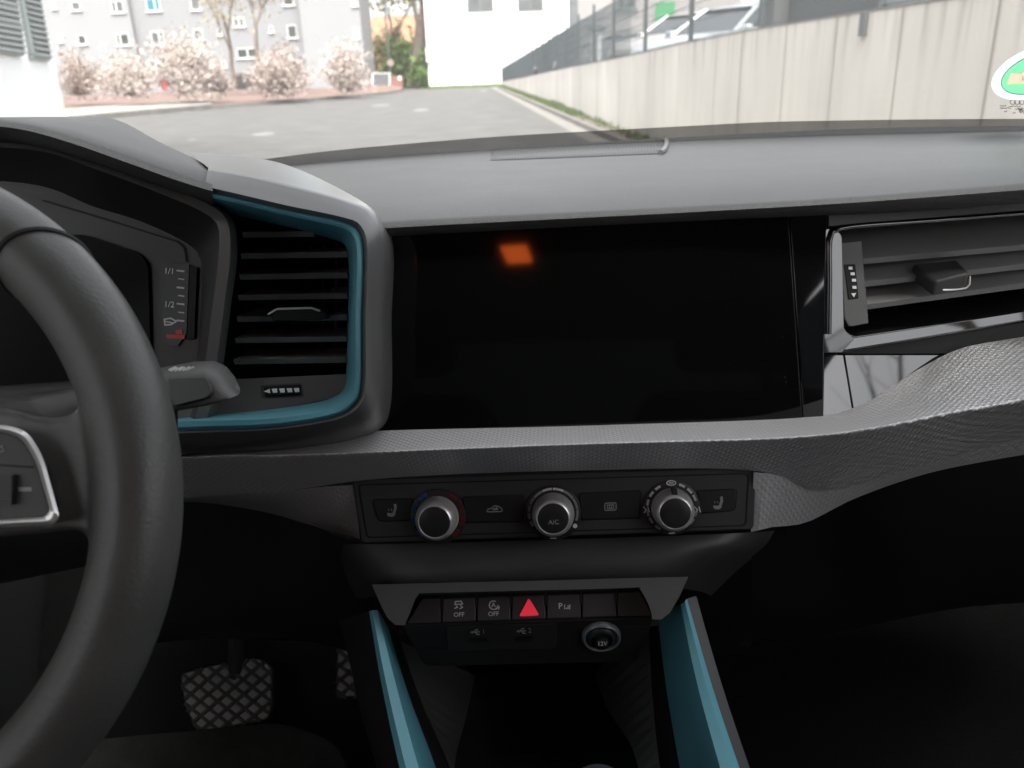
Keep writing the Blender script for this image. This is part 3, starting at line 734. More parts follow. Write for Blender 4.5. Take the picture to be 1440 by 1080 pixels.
def fan_marks(mb, x, y, rp):
    for k, a in enumerate((-118, -98, -80, -62)): arc_mark(mb, x, y, rp * 1.14, a, 9 + k, 4 - k * .1, 0)
    for a in (-40, -15): arc_mark(mb, x, y, rp * 1.14, a, 20, 3, 3 if a == -15 else 0)
    for a in (12, 40, 68, 96): arc_mark(mb, x, y, rp * 1.14, a, 23, 3, 3 if a < 20 else 0)
    px_slab(mb, ell(x + rp * 1.02, y + rp * .62, 3.2, 3.2, 0, 12), CL, .0003, .0020, 3)
    px_stroke(mb, [(x - 4, y + rp * 1.2), (x + 4, y + rp * 1.2)], CL, 1.5, .0020)
def air_marks(mb, x, y, rp):
    for a in (-145, -122, -103, -78, -56, -35, 24, 46, 66, 104, 125): arc_mark(mb, x, y, rp * 1.16, a, 11, 3.2, 0 if abs(a) > 100 else 3)
    px_stroke(mb, ell(x - 1, y - rp * 1.16, 6.5, 3.2, 0, 12), CL, 1.4, .0020, closed=True, mi=3); px_stroke(mb, [(x - 4, y - rp * 1.16), (x + 2, y - rp * 1.16)], CL, 1.4, .0020, mi=3)
    for s in (-1, 1):
        bx, by = x + s * rp * 1.2, y + 3
        px_stroke(mb, [(bx - 4, by - 4), (bx, by), (bx - 3, by + 4)], CL, 1.5, .0020, mi=3); px_stroke(mb, [(bx + 2, by - 4), (bx + 4, by + 3)], CL, 1.5, .0020, mi=3)
    px_stroke(mb, [(x - 4, y + rp * 1.2), (x + 4, y + rp * 1.17)], CL, 2, .0020)
knob(616, 729, 30, 'temperature_knob', 'temperature knob with blue and red marks around its dial', temp_marks)
knob(778, 724, 30, 'fan_knob', 'fan knob lettered A/C on its cap', fan_marks, 'A/C')
knob(945, 717, 30, 'air_direction_knob', 'air direction knob with pointer and white marks around its dial', air_marks, None, True)

# ---------------- lower centre panel, knee panel and glovebox
sweep([[(452, 764, .60), (475, 765, .572), (530, 765, .562), (780, 759, .562), (1050, 749, .562), (1078, 747, .572), (1092, 746, .60)],
       [(458, 785, .605), (480, 783, .572), (540, 780, .556), (780, 772, .555), (1035, 763, .556), (1066, 764, .572), (1080, 766, .61)],
       [(468, 812, .61), (492, 814, .575), (545, 814, .546), (780, 808, .545), (955, 804, .546), (1015, 802, .58), (1035, 804, .62)],
       [(480, 845, .62), (500, 842, .585), (548, 838, .552), (780, 832, .55), (945, 827, .552), (985, 832, .59), (1000, 838, .63)]], 40, 'centre_panel', M['soft'], dash, sub=10)
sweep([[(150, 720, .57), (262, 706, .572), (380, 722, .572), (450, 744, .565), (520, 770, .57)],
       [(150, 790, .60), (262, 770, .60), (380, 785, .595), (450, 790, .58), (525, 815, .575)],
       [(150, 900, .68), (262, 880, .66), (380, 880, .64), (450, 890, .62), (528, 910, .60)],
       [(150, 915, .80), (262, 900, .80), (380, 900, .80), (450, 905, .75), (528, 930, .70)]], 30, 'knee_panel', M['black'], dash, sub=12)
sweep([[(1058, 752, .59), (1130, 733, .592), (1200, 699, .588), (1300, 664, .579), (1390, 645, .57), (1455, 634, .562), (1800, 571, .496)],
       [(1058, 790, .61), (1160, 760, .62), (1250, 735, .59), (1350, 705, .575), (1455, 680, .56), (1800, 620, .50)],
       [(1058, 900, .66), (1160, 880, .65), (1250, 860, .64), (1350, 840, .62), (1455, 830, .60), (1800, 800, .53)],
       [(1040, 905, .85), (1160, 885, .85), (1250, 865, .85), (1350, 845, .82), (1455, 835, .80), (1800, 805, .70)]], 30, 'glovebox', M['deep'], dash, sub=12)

# ---------------- switch panel
SW = plane3((525, 822, .535), (965, 812, .535), (740, 872, .512))
SB = plane3((575, 845, .548), (915, 832, .548), (740, 875, .536))
swf = MB()
outer = rounded([(523, 822), (968, 811), (942, 862), (930, 870), (917, 870), (912, 862), (898, 826), (600, 834), (583, 842), (570, 880), (552, 878), (544, 868)], [3, 3, 4, 3, 1, 4, 8, 8, 8, 1, 5, 4])
mb = MB()
Ofr = [(523, 822), (640, 819), (760, 816.5), (880, 813), (968, 811), (956, 838), (942, 862), (930, 871), (918, 871)]
Ifr = [(590, 834), (660, 832.5), (760, 830), (850, 828), (899, 826), (906, 838), (912, 850), (916, 862), (917, 871)]
mb.grid([[SW(x, y, -.02) for x, y in Ofr], [SW(x, y) for x, y in Ofr], [SW(x, y) for x, y in Ifr], [SW(x, y, -.022) for x, y in Ifr]])
Ofl = [(523, 822), (530, 838), (537, 854), (545, 869), (556, 879), (569, 879)]
Ifl = [(590, 834), (584, 842), (579, 855), (575, 866), (571, 874), (570, 879)]
mb.grid([[SW(x, y, -.03) for x, y in Ofl], [SW(x, y) for x, y in Ofl], [SW(x, y) for x, y in Ifl], [SW(x, y, -.022) for x, y in Ifl]])
swp = mb.build('switch_panel', M['soft'], dash, smooth=35)
px_slab(MB(), [(565, 825), (920, 815), (925, 880), (560, 892)], SB, .01, -.006).build('switch_recess', M['deep'], swp)
xe = [(592, 572), (621, 620.5), (670, 670), (718.5, 719), (767.5, 768.5), (817, 818), (866.5, 868), (901, 917)]
def rowy(x, top): return (842.5 - (x - 592) * .0335) if top else (876.5 - (x - 572) * .0325)
names = ['blank_switch', 'traction_switch', 'start_stop_switch', 'hazard_switch', 'parking_sensor_switch', 'blank_switch', 'blank_switch']
for i, nm in enumerate(names):
    (ta, ba), (tb, bb) = xe[i], xe[i + 1]
    pts = rounded([(ta + 2, rowy(ta, 1)), (tb - 2, rowy(tb, 1)), (bb - .8, rowy(bb, 0)), (ba + .8, rowy(ba, 0))], 2)
    px = px_slab(MB(), pts, SB, .006, .0005).build(nm, M['soft'], dash, bevel=.0008)
    if i: MB().slab([SB(ta - 1.3, rowy(ta, 1) - 12, .0004), SB(ta + 1.3, rowy(ta, 1) - 12, .0004), SB(ta + 1.5, rowy(ta, 1) + 14, .0016), SB(ta - .5, rowy(ta, 1) + 14, .0016)], [SB(ta - 1.3, rowy(ta, 1) - 12, -.008), SB(ta + 1.3, rowy(ta, 1) - 12, -.008), SB(ta + 1.5, rowy(ta, 1) + 14, -.004), SB(ta - .5, rowy(ta, 1) + 14, -.004)]).build('divider', M['black'], swp)
    mb = MB(); o = .0009
    if nm == 'traction_switch':
        x, y = 645.5, 850
        px_stroke(mb, [(x - 6, y), (x - 5, y - 4), (x + 3, y - 4.6), (x + 5, y - .6)], SB, 1.5, o, closed=True)
        px_stroke(mb, [(x - 6, y + 5.5), (x - 2, y + 4), (x - 4, y + 2)], SB, 1.5, o); px_stroke(mb, [(x + 1, y + 6), (x + 5, y + 4), (x + 2, y + 1.6)], SB, 1.5, o)
        px_text(mb, 'OFF', x, 864.5, 6, SB, off=o, bold=.012); mb.build('symbol', M['white'], px, smooth=0)
    if nm == 'start_stop_switch':
        x, y = 694, 851
        px_stroke(mb, ell(x, y, 6, 6, 0, 18)[:16], SB, 1.4, o); px_text(mb, 'A', x, y, 6.5, SB, off=o, bold=.01)
        px_stroke(mb, [(x + 3, y + 6), (x + 8, y + 2), (x + 7, y + 6)], SB, 1.4, o)
        px_text(mb, 'OFF', x, 863.5, 6, SB, off=o, bold=.012); mb.build('symbol', M['white'], px, smooth=0)
    if nm == 'hazard_switch':
        px_slab(MB(), rounded([(743.5, 840.5), (758.5, 865.5), (729.5, 867)], 4), SB, .004, .0022).build('warning_triangle', M['red'], px, bevel=.0006)
    if nm == 'parking_sensor_switch':
        x, y = 793, 852.5
        px_text(mb, 'P', x - 5, y, 8, SB, off=o, bold=.01)
        px_stroke(mb, [(x + 1, y - 2), (x + 1, y + 4)], SB, 1.3, o); px_stroke(mb, [(x + 3, y + 3), (x + 6, y + 3), (x + 6, y - 1)], SB, 1.5, o); px_stroke(mb, [(x + 8, y + 4), (x + 8.5, y - 2)], SB, 1.3, o)
        mb.build('symbol', M['white'], px, smooth=0)
# socket fascia under the switches
SK = plane3((570, 885, .536), (920, 872, .536), (745, 935, .545))
fas = px_slab(MB(), rounded([(566, 880), (920, 869), (896, 929), (885, 931), (630, 937), (596, 936)], [2, 2, 5, 3, 6, 10]), SK, .03).build('socket_fascia', M['fascia'], dash, bevel=.002)
usb = px_slab(MB(), rounded([(626, 882), (784, 877), (781, 912), (630, 917)], 4), SK, .002, .0005).build('usb_panel', M['fascia2'], dash, bevel=.0006)
for x, y, t in ((671, 888.5, '1'), (736, 887, '2')):
    mb = MB(); o = .0010
    px_stroke(mb, [(x - 9, y + 1), (x + 3, y + .3)], SK, 1.2, o); px_slab(mb, [(x - 10, y + 1), (x - 6, y - 1), (x - 6, y + 3)], SK, .0003, o)
    px_stroke(mb, [(x - 5, y + 1), (x - 2, y - 2.5), (x + 1, y - 2.6)], SK, 1, o); px_stroke(mb, [(x - 3, y + 1), (x, y + 4), (x + 3, y + 3.8)], SK, 1, o)
    px_text(mb, t, x + 9, y, 6.5, SK, off=o); mb.build('symbol', M['grey_print'], usb, smooth=0)
    px_slab(MB(), rounded([(x - 12, y + 9), (x + 14, y + 8), (x + 14, y + 15), (x - 12, y + 16)], 1.5), SK, .0004, .0008).build('usb_port', M['deep'], usb, smooth=0)
c = SK(845.5, 893, 0); k = (SK(855, 893) - SK(845, 893)).length / 10
skt = MB().lathe(c, SK.n, [(27.5 * k, 0), (27 * k, .004), (24.5 * k, .0048), (22 * k, .0035), (21 * k, -.002)], 48).build('power_socket', mat('grey socket ring', (.10, .11, .115), .35, spec=.6), dash, smooth=60)
cap = MB().lathe(c, SK.n, [(21 * k, -.003), (20.5 * k, .004), (18 * k, .0055), (15 * k, .006), (14.5 * k, .0035), (.0001, .0035)], 40).build('socket_cap', M['black'], skt)
fl = MB().lathe(c + SK.n * .0035 - V((0, 0, .0035)), SK.n, [(10.5 * k, 0), (10 * k, .003), (8 * k, .0036), (.0001, .0036)], 30).build('cap_grip', M['black'], skt)
px_text(MB(), '12V', 847, 905.5, 6, Plane(c + SK.n * .0078, SK.n), off=.0002, bold=.012).build('lettering', M['white'], skt, smooth=0)

# ---------------- air vent pod beside the instruments
A0 = [(268, 215, .665), (335, 219, .665), (400, 231, .665), (490, 272, .655), (532, 300, .65), (553, 330, .64), (553, 450, .62), (551, 575, .60), (540, 600, .59), (500, 622, .585), (400, 638, .575), (250, 645, .56)]
A1 = [(293, 236, .586), (345, 245, .582), (400, 257, .58), (490, 281, .578), (522, 294, .577), (539, 325, .574), (540, 450, .555), (539, 570, .54), (529, 594, .538), (500, 608, .536), (400, 627, .525), (250, 636, .515)]
A2 = [(292, 240, .569), (345, 249, .566), (400, 262, .564), (488, 286, .562), (517, 300, .561), (533, 328, .557), (533, 450, .540), (530, 566, .525), (518, 588, .523), (495, 598, .522), (400, 617, .512), (250, 622, .505)]
A3 = [(288, 262, .554), (345, 275, .552), (400, 288, .55), (484, 306, .547), (503, 313, .546), (515, 334, .543), (515, 450, .530), (511, 560, .516), (502, 574, .515), (484, 586, .514), (400, 602, .506), (250, 609, .500)]
A4 = [(288, 269, .558), (345, 282, .556), (400, 295, .554), (481, 312, .551), (498, 319, .550), (508, 336, .547), (508, 450, .534), (504, 557, .520), (495, 570, .519), (480, 581, .518), (400, 598, .510), (250, 605.5, .504)]
def pod(rows, name, m, n=110, smooth=60, parent=dash): 
    return sweep(rows, n, name, m, parent, smooth=smooth)
podf = pod([A0, A1, A2, A3, A4], 'vent_surround', M['silver'], smooth=50)
T0 = A4
T1 = [(x + dx, y + dy, z - .003) for (x, y, z), (dx, dy) in zip(A4, [(2, 3), (1, 3), (0, 3), (-2, 3), (-3, 3), (-3, 1), (-3, 0), (-3, -1), (-3, -2), (-2, -3), (0, -4), (0, -5)])]
T2 = [(x + dx, y + dy, z - .002) for (x, y, z), (dx, dy) in zip(A4, [(5, 8), (2, 7), (0, 7), (-5, 7), (-7, 6), (-8, 2), (-8, 0), (-8, -2), (-8, -5), (-5, -8), (0, -11), (0, -13)])]
T3 = [(296, 293, .60), (350, 307, .602), (400, 318, .605), (470, 337, .61), (484, 343, .61), (489, 356, .608), (489, 450, .595), (484, 540, .58), (479, 549, .578), (462, 558, .576), (400, 571, .567), (250, 588, .555)]
ring = pod([T0, T1, T2, T3], 'vent_ring', M['teal'], smooth=40)
ring['label'] = 'teal ring around the air vent'
# vent core: dark box, slats, wheel panel
vb = MB(); fr = [U(*q) for q in [(296, 285, .60), (350, 300, .604), (484, 336, .612), (492, 350, .61), (487, 560, .58), (300, 600, .565)]]; bk = [p + V((0, .07, 0)) for p in fr]
vb.grid([fr, bk], True); vb.add(bk, [tuple(range(6))])
dvent = vb.build('driver_air_vent', M['deep'], dash, smooth=0)
for i, y in enumerate([326, 356, 385.5, 414.5, 445, 475, 505]):
    Yf = .604 - i * .0042
    xl = 340 - i * 2; xr = 440 if i == 0 else 489 - i * .4
    mb = MB(); fr = [U(xl, y + .5, Yf), U(xr, y - (1 if i == 0 else 2), Yf)]
    fr2 = [p + V((0, .001, -.0044)) for p in fr]; bk = [p + V((0, .036, -.004)) for p in fr]; bk2 = [p + V((0, .036, -.006)) for p in fr]
    mb.grid([bk, fr, fr2, bk2]).build('slat', M['slatgrey'], dvent, smooth=20)
for i in range(9):
    x = 345 + i * 18
    MB().slab([U(x, 322, .635), U(x + 4, 322, .635), U(x + 2, 520, .61), U(x - 2, 520, .61)], [U(x, 322, .655), U(x + 4, 322, .655), U(x + 2, 520, .63), U(x - 2, 520, .63)]).build('vane', M['deep'], dvent)
DW = plane3((300, 535, .566), (485, 527, .574), (390, 575, .558))
dwp = px_slab(MB(), [(250, 537), (335, 533), (487, 526), (486, 552), (460, 562), (400, 573), (250, 592)], DW, .02).build('thumbwheel_panel', M['softlit'], dvent)
px_slab(MB(), rounded([(366, 541), (424, 538), (427, 557), (368, 560)], 2), DW, .001, .0005).build('wheel_frame', M['soft'], dvent, bevel=.0004)
tw = px_slab(MB(), rounded([(370, 543), (422, 540), (423.5, 555), (372, 558)], 3), DW, .004, .002).build('thumbwheel', M['deep'], dvent, bevel=.0014)
mb = MB()
px_slab(mb, [(371, 550.5), (379, 546.8), (380, 553)], DW, .0003, .0032)
for k, x in enumerate((386, 396.5, 407, 417)): px_slab(mb, [(x - 4, 546.8 - k * .3), (x + 3.4, 546.4 - k * .3), (x + 4, 552 - k * .3), (x - 2, 552.4 - k * .3)], DW, .0003, .0032)
mb.build('thumbwheel_mark', M['white'], tw, smooth=0)
# adjuster tab in the slats
TA = plane3((380, 435, .578), (465, 435, .578), (420, 470, .574))
px_slab(MB(), rounded([(380, 439), (388, 433.5), (439, 432.5), (462, 441), (456, 450), (384, 452)], 3), TA, .02).build('adjuster_tab', M['deep'], dvent, bevel=.0015)
MB().tube([TA(x, y, .0005) for x, y in [(377, 442), (389, 434.5), (438, 433), (450, 437)]], .0008, 6).build('tab_edge', M['chrome'], dvent)

# ---------------- instrument hood and cluster
def xr(pts): return pts
H_back = [(-120, 168, .80), (0, 165, .80), (100, 164.5, .79), (157, 166.5, .76), (225, 200, .69), (275, 224, .64), (299, 238, .60)]
H_back0 = [(-120, 185, .90), (0, 180, .90), (100, 180, .88), (165, 180, .84), (240, 222, .72), (285, 240, .66), (300, 246, .62)]
H_mid = [(-120, 164, .62), (0, 165.5, .62), (40, 170, .615), (100, 180, .608), (180, 205, .598), (250, 229, .588), (297, 243, .58)]
H_fr1 = [(-120, 168, .555), (0, 171, .556), (40, 176, .556), (100, 192, .556), (180, 219, .556), (250, 244, .556), (299, 260, .556)]
H_fr2 = [(-120, 175, .551), (0, 178, .552), (40, 184, .552), (100, 201, .552), (180, 229, .552), (250, 254, .552), (299, 269, .552)]
H_un = [(-120, 186, .555), (0, 189, .556), (40, 197, .556), (100, 213, .556), (180, 240, .556), (250, 264, .556), (299, 279, .556)]
H_in = [(-120, 215, .62), (0, 222, .62), (60, 232, .62), (120, 252, .62), (200, 281, .62), (260, 303, .62), (305, 318, .62)]
sweep([H_back0, H_back, H_mid, H_fr1, H_fr2, H_un, H_in], 50, 'instrument_hood', M['dash'], dash, smooth=50)
# inner shroud: light edged frame round the instruments
S0 = [(-100, 200, .60), (60, 212, .60), (140, 226, .60), (220, 254, .60), (295, 280, .60), (326, 305, .597), (334, 350, .59), (325, 430, .575), (312, 530, .56), (306, 575, .555), (290, 620, .55)]
S1 = [(-100, 196, .565), (60, 206, .565), (140, 230, .565), (220, 258, .565), (293, 287, .565), (318, 308, .562), (324, 350, .556), (315, 430, .545), (304, 515, .535), (298, 560, .53), (285, 610, .525)]
S2 = [(-100, 204, .560), (60, 213, .560), (140, 240, .560), (220, 270, .560), (288, 300, .560), (306, 316, .558), (308, 352, .553), (299, 430, .543), (288, 515, .533), (282, 560, .528), (270, 600, .523)]
S3 = [(-100, 250, .635), (60, 262, .635), (130, 290, .635), (200, 312, .635), (264, 343, .634), (279, 357, .632), (284, 380, .63), (282, 430, .625), (276, 515, .61), (270, 560, .60), (250, 600, .59)]
sweep([S0, S1, S2], 60, 'instrument_shroud', M['softlit'], dash, smooth=55)
sweep([S2, S3], 60, 'shroud_wall', M['black'], dash, smooth=55)
CF = plane3((0, 540, .615), (290, 520, .612), (200, 320, .645))
clu = px_slab(MB(), [(-150, 240), (60, 255), (200, 300), (295, 345), (300, 560), (250, 640), (-150, 640)], CF, .02, -.002).build('instrument_cluster', M['cluster'], dash)
dsp = px_slab(MB(), rounded([(-150, 330), (120, 330), (196, 356), (208, 372), (212, 520), (140, 533), (-150, 552)], [4, 10, 8, 8, 8, 8, 4]), CF, .004, .0015).build('cluster_display', M['display'], clu)
px_stroke(MB(), [(60, 282), (150, 309), (250, 340), (259, 349), (262, 368)], CF, 2.2, -.0005).build('cluster_groove', M['deep'], clu, smooth=0)
gw = px_slab(MB(), [(225, 369), (266, 372), (262, 470), (250, 486), (233, 487)], CF, .002, .0006).build('fuel_gauge', M['black'], clu)
px_slab(MB(), [(267, 374), (277, 376), (273, 476), (263, 478)], CF, .002, .0009).build('gauge_bar', M['deep'], clu)
mb = MB()
for y, w in ((380.5, 9), (392, 7), (404, 9), (415.5, 7), (427, 9), (439, 7), (450.5, 9)): px_stroke(mb, [(258 - w, y), (258.5, y + 1)], CF, 2.3 if w == 9 else 1.6, .0012)
px_text(mb, '1/1', 238, 381.5, 8, CF, off=.0012, bold=.015, dirx=(1, .06)); px_text(mb, '1/2', 238, 428.5, 8, CF, off=.0012, bold=.015, dirx=(1, .06))
px_stroke(mb, [(231, 449), (240, 447.5), (248, 452), (240, 456.5), (232, 457)], CF, 2, .0012, closed=True); px_stroke(mb, [(232, 452), (243, 454)], CF, 1.6, .0012)
mb.build('gauge_mark', M['white'], clu, smooth=0)
mb = MB(); px_stroke(mb, [(236, 473), (258, 474)], CF, 5.5, .0012); px_slab(mb, [(248, 464), (256, 463), (257, 470), (246, 470)], CF, .0003, .0012)
mb.build('reserve_mark', M['red_print'], clu, smooth=0)
# ledge below the instruments
sweep([[(-150, 566, .61), (60, 552, .61), (140, 536, .61), (230, 525, .60)], [(-150, 572, .575), (60, 557, .575), (140, 541, .575), (240, 530, .57)], [(-150, 580, .57), (60, 566, .57), (140, 549, .57), (240, 538, .565)], [(-150, 690, .56), (60, 670, .56), (160, 640, .56), (250, 610, .56)]], 24, 'cluster_ledge', M['soft'], dash, sub=10)

# ================================================================== STEERING WHEEL
TILT = rad(27)
WC = V((-.3835, .352, .950))
WU = V((1, 0, 0)); WV = V((0, math.sin(TILT), math.cos(TILT))); WN = WU.cross(WV)      # WN points to the driver
if WN.y > 0: WN = -WN
WR = .1715
wheel = thing('steering_wheel', 'black leather steering wheel with silver edged button pod on its spoke', 'steering wheel', tuple(WC))
def wp(u, v, n=0.0): return WC + WU * u + WV * v + WN * n
mb = MB(); rows = []
nr = 120
for k in range(nr):
    a = 2 * PI * k / nr; e = WU * math.cos(a) + WV * math.sin(a)
    rows.append([WC + e * WR + e * (.0210 * math.cos(b)) + WN * (.0215 * math.sin(b)) for b in [2 * PI * q / 24 for q in range(24)]])
rows.append(rows[0]); mb.grid(rows, True)
WPL = Plane(WC, WN)
def wpx(x, y, off=0.0): return WPL(x, y, off)
# right spoke and hub, pixel outline on the wheel plane; blended into the rim by remeshing
sp = rounded([(-200, 600), (0, 571), (60, 588), (105, 583), (135, 520), (200, 560), (205, 800), (150, 850), (128, 790), (116, 742), (60, 750), (-200, 770)], [5, 10, 30, 40, 5, 10, 10, 5, 40, 30, 10, 5])
px_slab(mb, sp, WPL, .022, .006)
wr = mb.build('rim', M['leather'], wheel)
rm = wr.modifiers.new('remesh', 'REMESH'); rm.mode = 'VOXEL'; rm.voxel_size = .0022; rm.use_smooth_shade = True
sm = wr.modifiers.new('smooth', 'SMOOTH'); sm.iterations = 14; sm.factor = .5
# seams where the thumb grip begins
for ang in (47, 133):
    a = rad(ang); e = WU * math.cos(a) + WV * math.sin(a); t = -WU * math.sin(a) + WV * math.cos(a)
    pth = [WC + e * WR + e * (.0207 * math.cos(b)) + WN * (.0212 * math.sin(b)) + t * .012 * math.sin(b) for b in [2 * PI * q / 40 for q in range(40)]]
    MB().tube(pth, .0017, 6, closed=True).build('leather_seam', M['seam'], wheel)
# button pod
podo = rounded([(-200, 596), (10, 598), (38, 606), (60, 640), (84, 728), (74, 738), (-200, 752)], [2, 12, 14, 20, 10, 6, 2])
podi = rounded([(-200, 606), (6, 608), (30, 616), (50, 648), (70, 718), (62, 727), (-200, 740)], [2, 10, 12, 18, 9, 5, 2])
px_slab(MB(), podi, WPL, .014, .0145).build('button_pod', M['soft'], wheel, bevel=.001)
n = len(podo)
mb = MB(); mb.grid([[wpx(x, y, .004) for x, y in podo], [wpx(x, y, .0165) for x, y in podo], [wpx(x, y, .018) for x, y in [((a[0] + b[0]) / 2, (a[1] + b[1]) / 2) for a, b in zip(podo, podi)]], [wpx(x, y, .0165) for x, y in podi], [wpx(x, y, .004) for x, y in podi]], True)
mb.build('silver_edge', M['chrome'], wheel, smooth=60)
px_stroke(MB(), [(-200, 652), (0, 654), (46, 657)], WPL, 2.5, .0148).build('button_gap', M['deep'], wheel, smooth=0)
mb = MB()
for k in range(9): px_stroke(mb, [(-40, 671 + k * 4.6), (15, 670.5 + k * 4.6)], WPL, 2.6, .0185, thick=.004)
px_slab(mb, rounded([(-50, 668), (20, 667), (16, 710), (-50, 712)], 3), WPL, .003, .0165).build('volume_roller', M['black'], wheel)
px_slab(MB(), rounded([(25, 685), (44, 685), (45, 691), (26, 691)], 1), WPL, .0003, .0149).build('button_mark', M['grey_print'], wheel, smooth=0)
px_stroke(MB(), [(-4, 630), (3, 627), (5, 634), (-3, 636)], WPL, 1.4, .0149).build('button_mark', M['grey_print'], wheel, smooth=0)
# airbag cover and column
o = ell(-.0, 0, .085, .075, 0, 40)
MB().slab([wp(a - .02, b - .01, .03) for a, b in o], [wp(a * 1.1 - .02, b * 1.1 - .01, -.02) for a, b in o]).build('airbag_cover', M['soft'], wheel, bevel=.012, bseg=3)
MB().tube([WC - WN * .015, WC - WN * .24], .055, 24).build('column_shroud', M['black'], wheel)

# ---------------- wiper stalk
stalk = thing('wiper_stalk', 'grey wiper lever with white markings sticking out behind the steering wheel', 'lever', tuple(U(270, 545, .46)))
rows = []
for (x, yt, yb, Y, dp) in [(180, 528, 578, .465, .024), (236, 518, 575, .462, .024), (268, 512, 571, .46, .024), (296, 511, 566, .458, .023), (312, 518, 562, .457, .020), (326, 533, 558, .456, .014), (335, 546, 555, .456, .006)]:
    a, b = U(x, yt, Y + .012), U(x, yb, Y)
    o = []
    for q in range(16):
        t = 2 * PI * q / 16; sx = math.copysign(abs(math.cos(t)) ** .6, math.cos(t)); sy = math.copysign(abs(math.sin(t)) ** .6, math.sin(t))
        o.append((a + b) / 2 + (a - b) / 2 * sy + V((0, dp / 2 * sx, 0)))
    rows.append(o)
mb = MB(); mb.grid(rows, True); mb.add(rows[-1], [tuple(range(16))])
mb.build('lever_arm', M['softlit'], stalk, smooth=50)
SP = plane3((240, 535, .4555), (300, 535, .4525), (270, 570, .4455))
px_slab(MB(), rounded([(236, 532), (290, 530), (298, 548), (292, 559), (244, 571)], [2, 6, 8, 6, 2]), SP, .004, .0005).build('lever_facet', M['soft'], stalk, bevel=.001)
ST = plane3((236, 521, .462), (300, 519, .458), (260, 516, .47))
LPn = Plane(U(254, 519, .452), SP.n); mb = MB()
for pts in ([(237, 520), (246, 516)], [(240, 521.5), (249, 517)], [(246, 521.5), (256, 516)], [(252, 521), (259, 516.5)], [(257, 521), (266, 516)], [(248, 519), (268, 517.5)], [(262, 520), (272, 516)]): px_stroke(mb, pts, LPn, 1.7, 0)
mb.build('symbol', M['white'], stalk, smooth=0)

# ================================================================== CENTRE CONSOLE
cons = thing('centre_console', 'dark centre console with teal side rails below the switch panel', 'console', (-.02, .42, .45))
def rail(rows, name, m): return sweep(rows, 24, name, m, cons, smooth=35)
# left rail: outer wall, outer edge, teal lip, teal inner face
l_out = [(478, 872, .56), (505, 960, .52), (540, 1080, .455), (590, 1230, .38)]
l_e = [(519, 860, .535), (536, 960, .487), (562, 1080, .432), (600, 1230, .36)]
l_lip = [(523, 858, .532), (543, 960, .484), (571, 1080, .429), (612, 1230, .357)]
l_lip2 = [(531, 858, .533), (556, 960, .486), (589, 1080, .431), (632, 1230, .36)]
l_in = [(545, 880, .60), (574, 975, .57), (613, 1080, .52), (660, 1230, .45)]
l_bot = [(560, 895, .63), (592, 985, .60), (633, 1080, .55), (690, 1230, .48)]
MB().grid([[p + V((-.03, .12, -.22)) for p in row(l_out, 24)], row(l_out, 24), row(l_e, 24)]).build('side_wall', M['black'], cons, smooth=50)
rl = rail([l_e, l_lip, l_lip2, l_in], 'side_rail', M['teal']); rl['label'] = 'left teal side rail'
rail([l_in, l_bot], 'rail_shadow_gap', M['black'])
r_out = [(1010, 850, .56), (1050, 960, .53), (1072, 1080, .48), (1110, 1230, .40)]
r_e = [(966, 842, .535), (1000, 960, .487), (1040, 1080, .432), (1095, 1230, .36)]
r_lip = [(963, 846, .532), (992, 960, .484), (1031, 1080, .429), (1082, 1230, .357)]
r_lip2 = [(957, 850, .533), (980, 960, .486), (1013, 1080, .431), (1060, 1230, .36)]
r_in = [(925, 872, .61), (938, 975, .59), (956, 1080, .54), (985, 1230, .47)]
r_bot = [(912, 885, .63), (918, 985, .61), (928, 1080, .565), (950, 1230, .50)]
r_s = [(x + 13, y - 4, z + .004) for x, y, z in r_e]
MB().grid([row(r_s, 24), row(r_e, 24)]).build('rail_edge', M['soft'], cons, smooth=50)
MB().grid([[p + V((.03, .12, -.22)) for p in row(r_out, 24)], [p + V((0, .03, -.03)) for p in row(r_s, 24)], row(r_s, 24)]).build('side_wall', M['deep'], cons, smooth=50)
rl = rail([r_e, r_lip, r_lip2, r_in], 'side_rail', M['teal']); rl['label'] = 'right teal side rail'
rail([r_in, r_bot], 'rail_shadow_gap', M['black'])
# storage bay: side walls, back wall and floor
bl_t = [(560, 900, .63), (592, 985, .60), (633, 1080, .55), (690, 1230, .48)]
bl_b = [(668, 950, .69), (655, 1010, .64), (640, 1090, .57), (690, 1240, .48)]
br_t = [(912, 890, .63), (918, 985, .61), (928, 1080, .565), (950, 1230, .50)]
br_b = [(836, 950, .69), (856, 1000, .64), (892, 1060, .585), (915, 1240, .48)]
MB().grid([row(bl_t, 20), row(bl_b, 20)]).build('bay_wall', M['softlit'], cons, smooth=0)
MB().grid([row(br_t, 20), row(br_b, 20)]).build('bay_wall', M['softlit'], cons, smooth=0)
MB().grid([row(bl_b, 20), row(br_b, 20)]).build('bay_floor', M['deep'], cons, smooth=0)
MB().grid([row([(560, 860, .62), (912, 850, .62)], 4, lin), row([(668, 950, .69), (836, 950, .69)], 4, lin)]).build('bay_back', M['deep'], cons, smooth=0)
# gear lever crown at the bottom edge
gl = thing('gear_lever', 'dark gear lever knob just showing at the bottom edge of the console', 'gear lever', tuple(U(842, 1130, .38)))
c = U(842, 1100, .40)
MB().lathe(c - V((0, 0, .06)), (0, -.12, 1), [(.014, 0), (.017, .03), (.021, .045), (.022, .055), (.018, .063), (.010, .067), (.0001, .068)], 28).build('lever_knob', mat('blue black knob', (.05, .052, .06), .35), gl, smooth=70)
MB().tube([c - V((0, 0, .16)), c - V((0, 0, .055))], .011, 12).build('lever_rod', M['black'], gl)

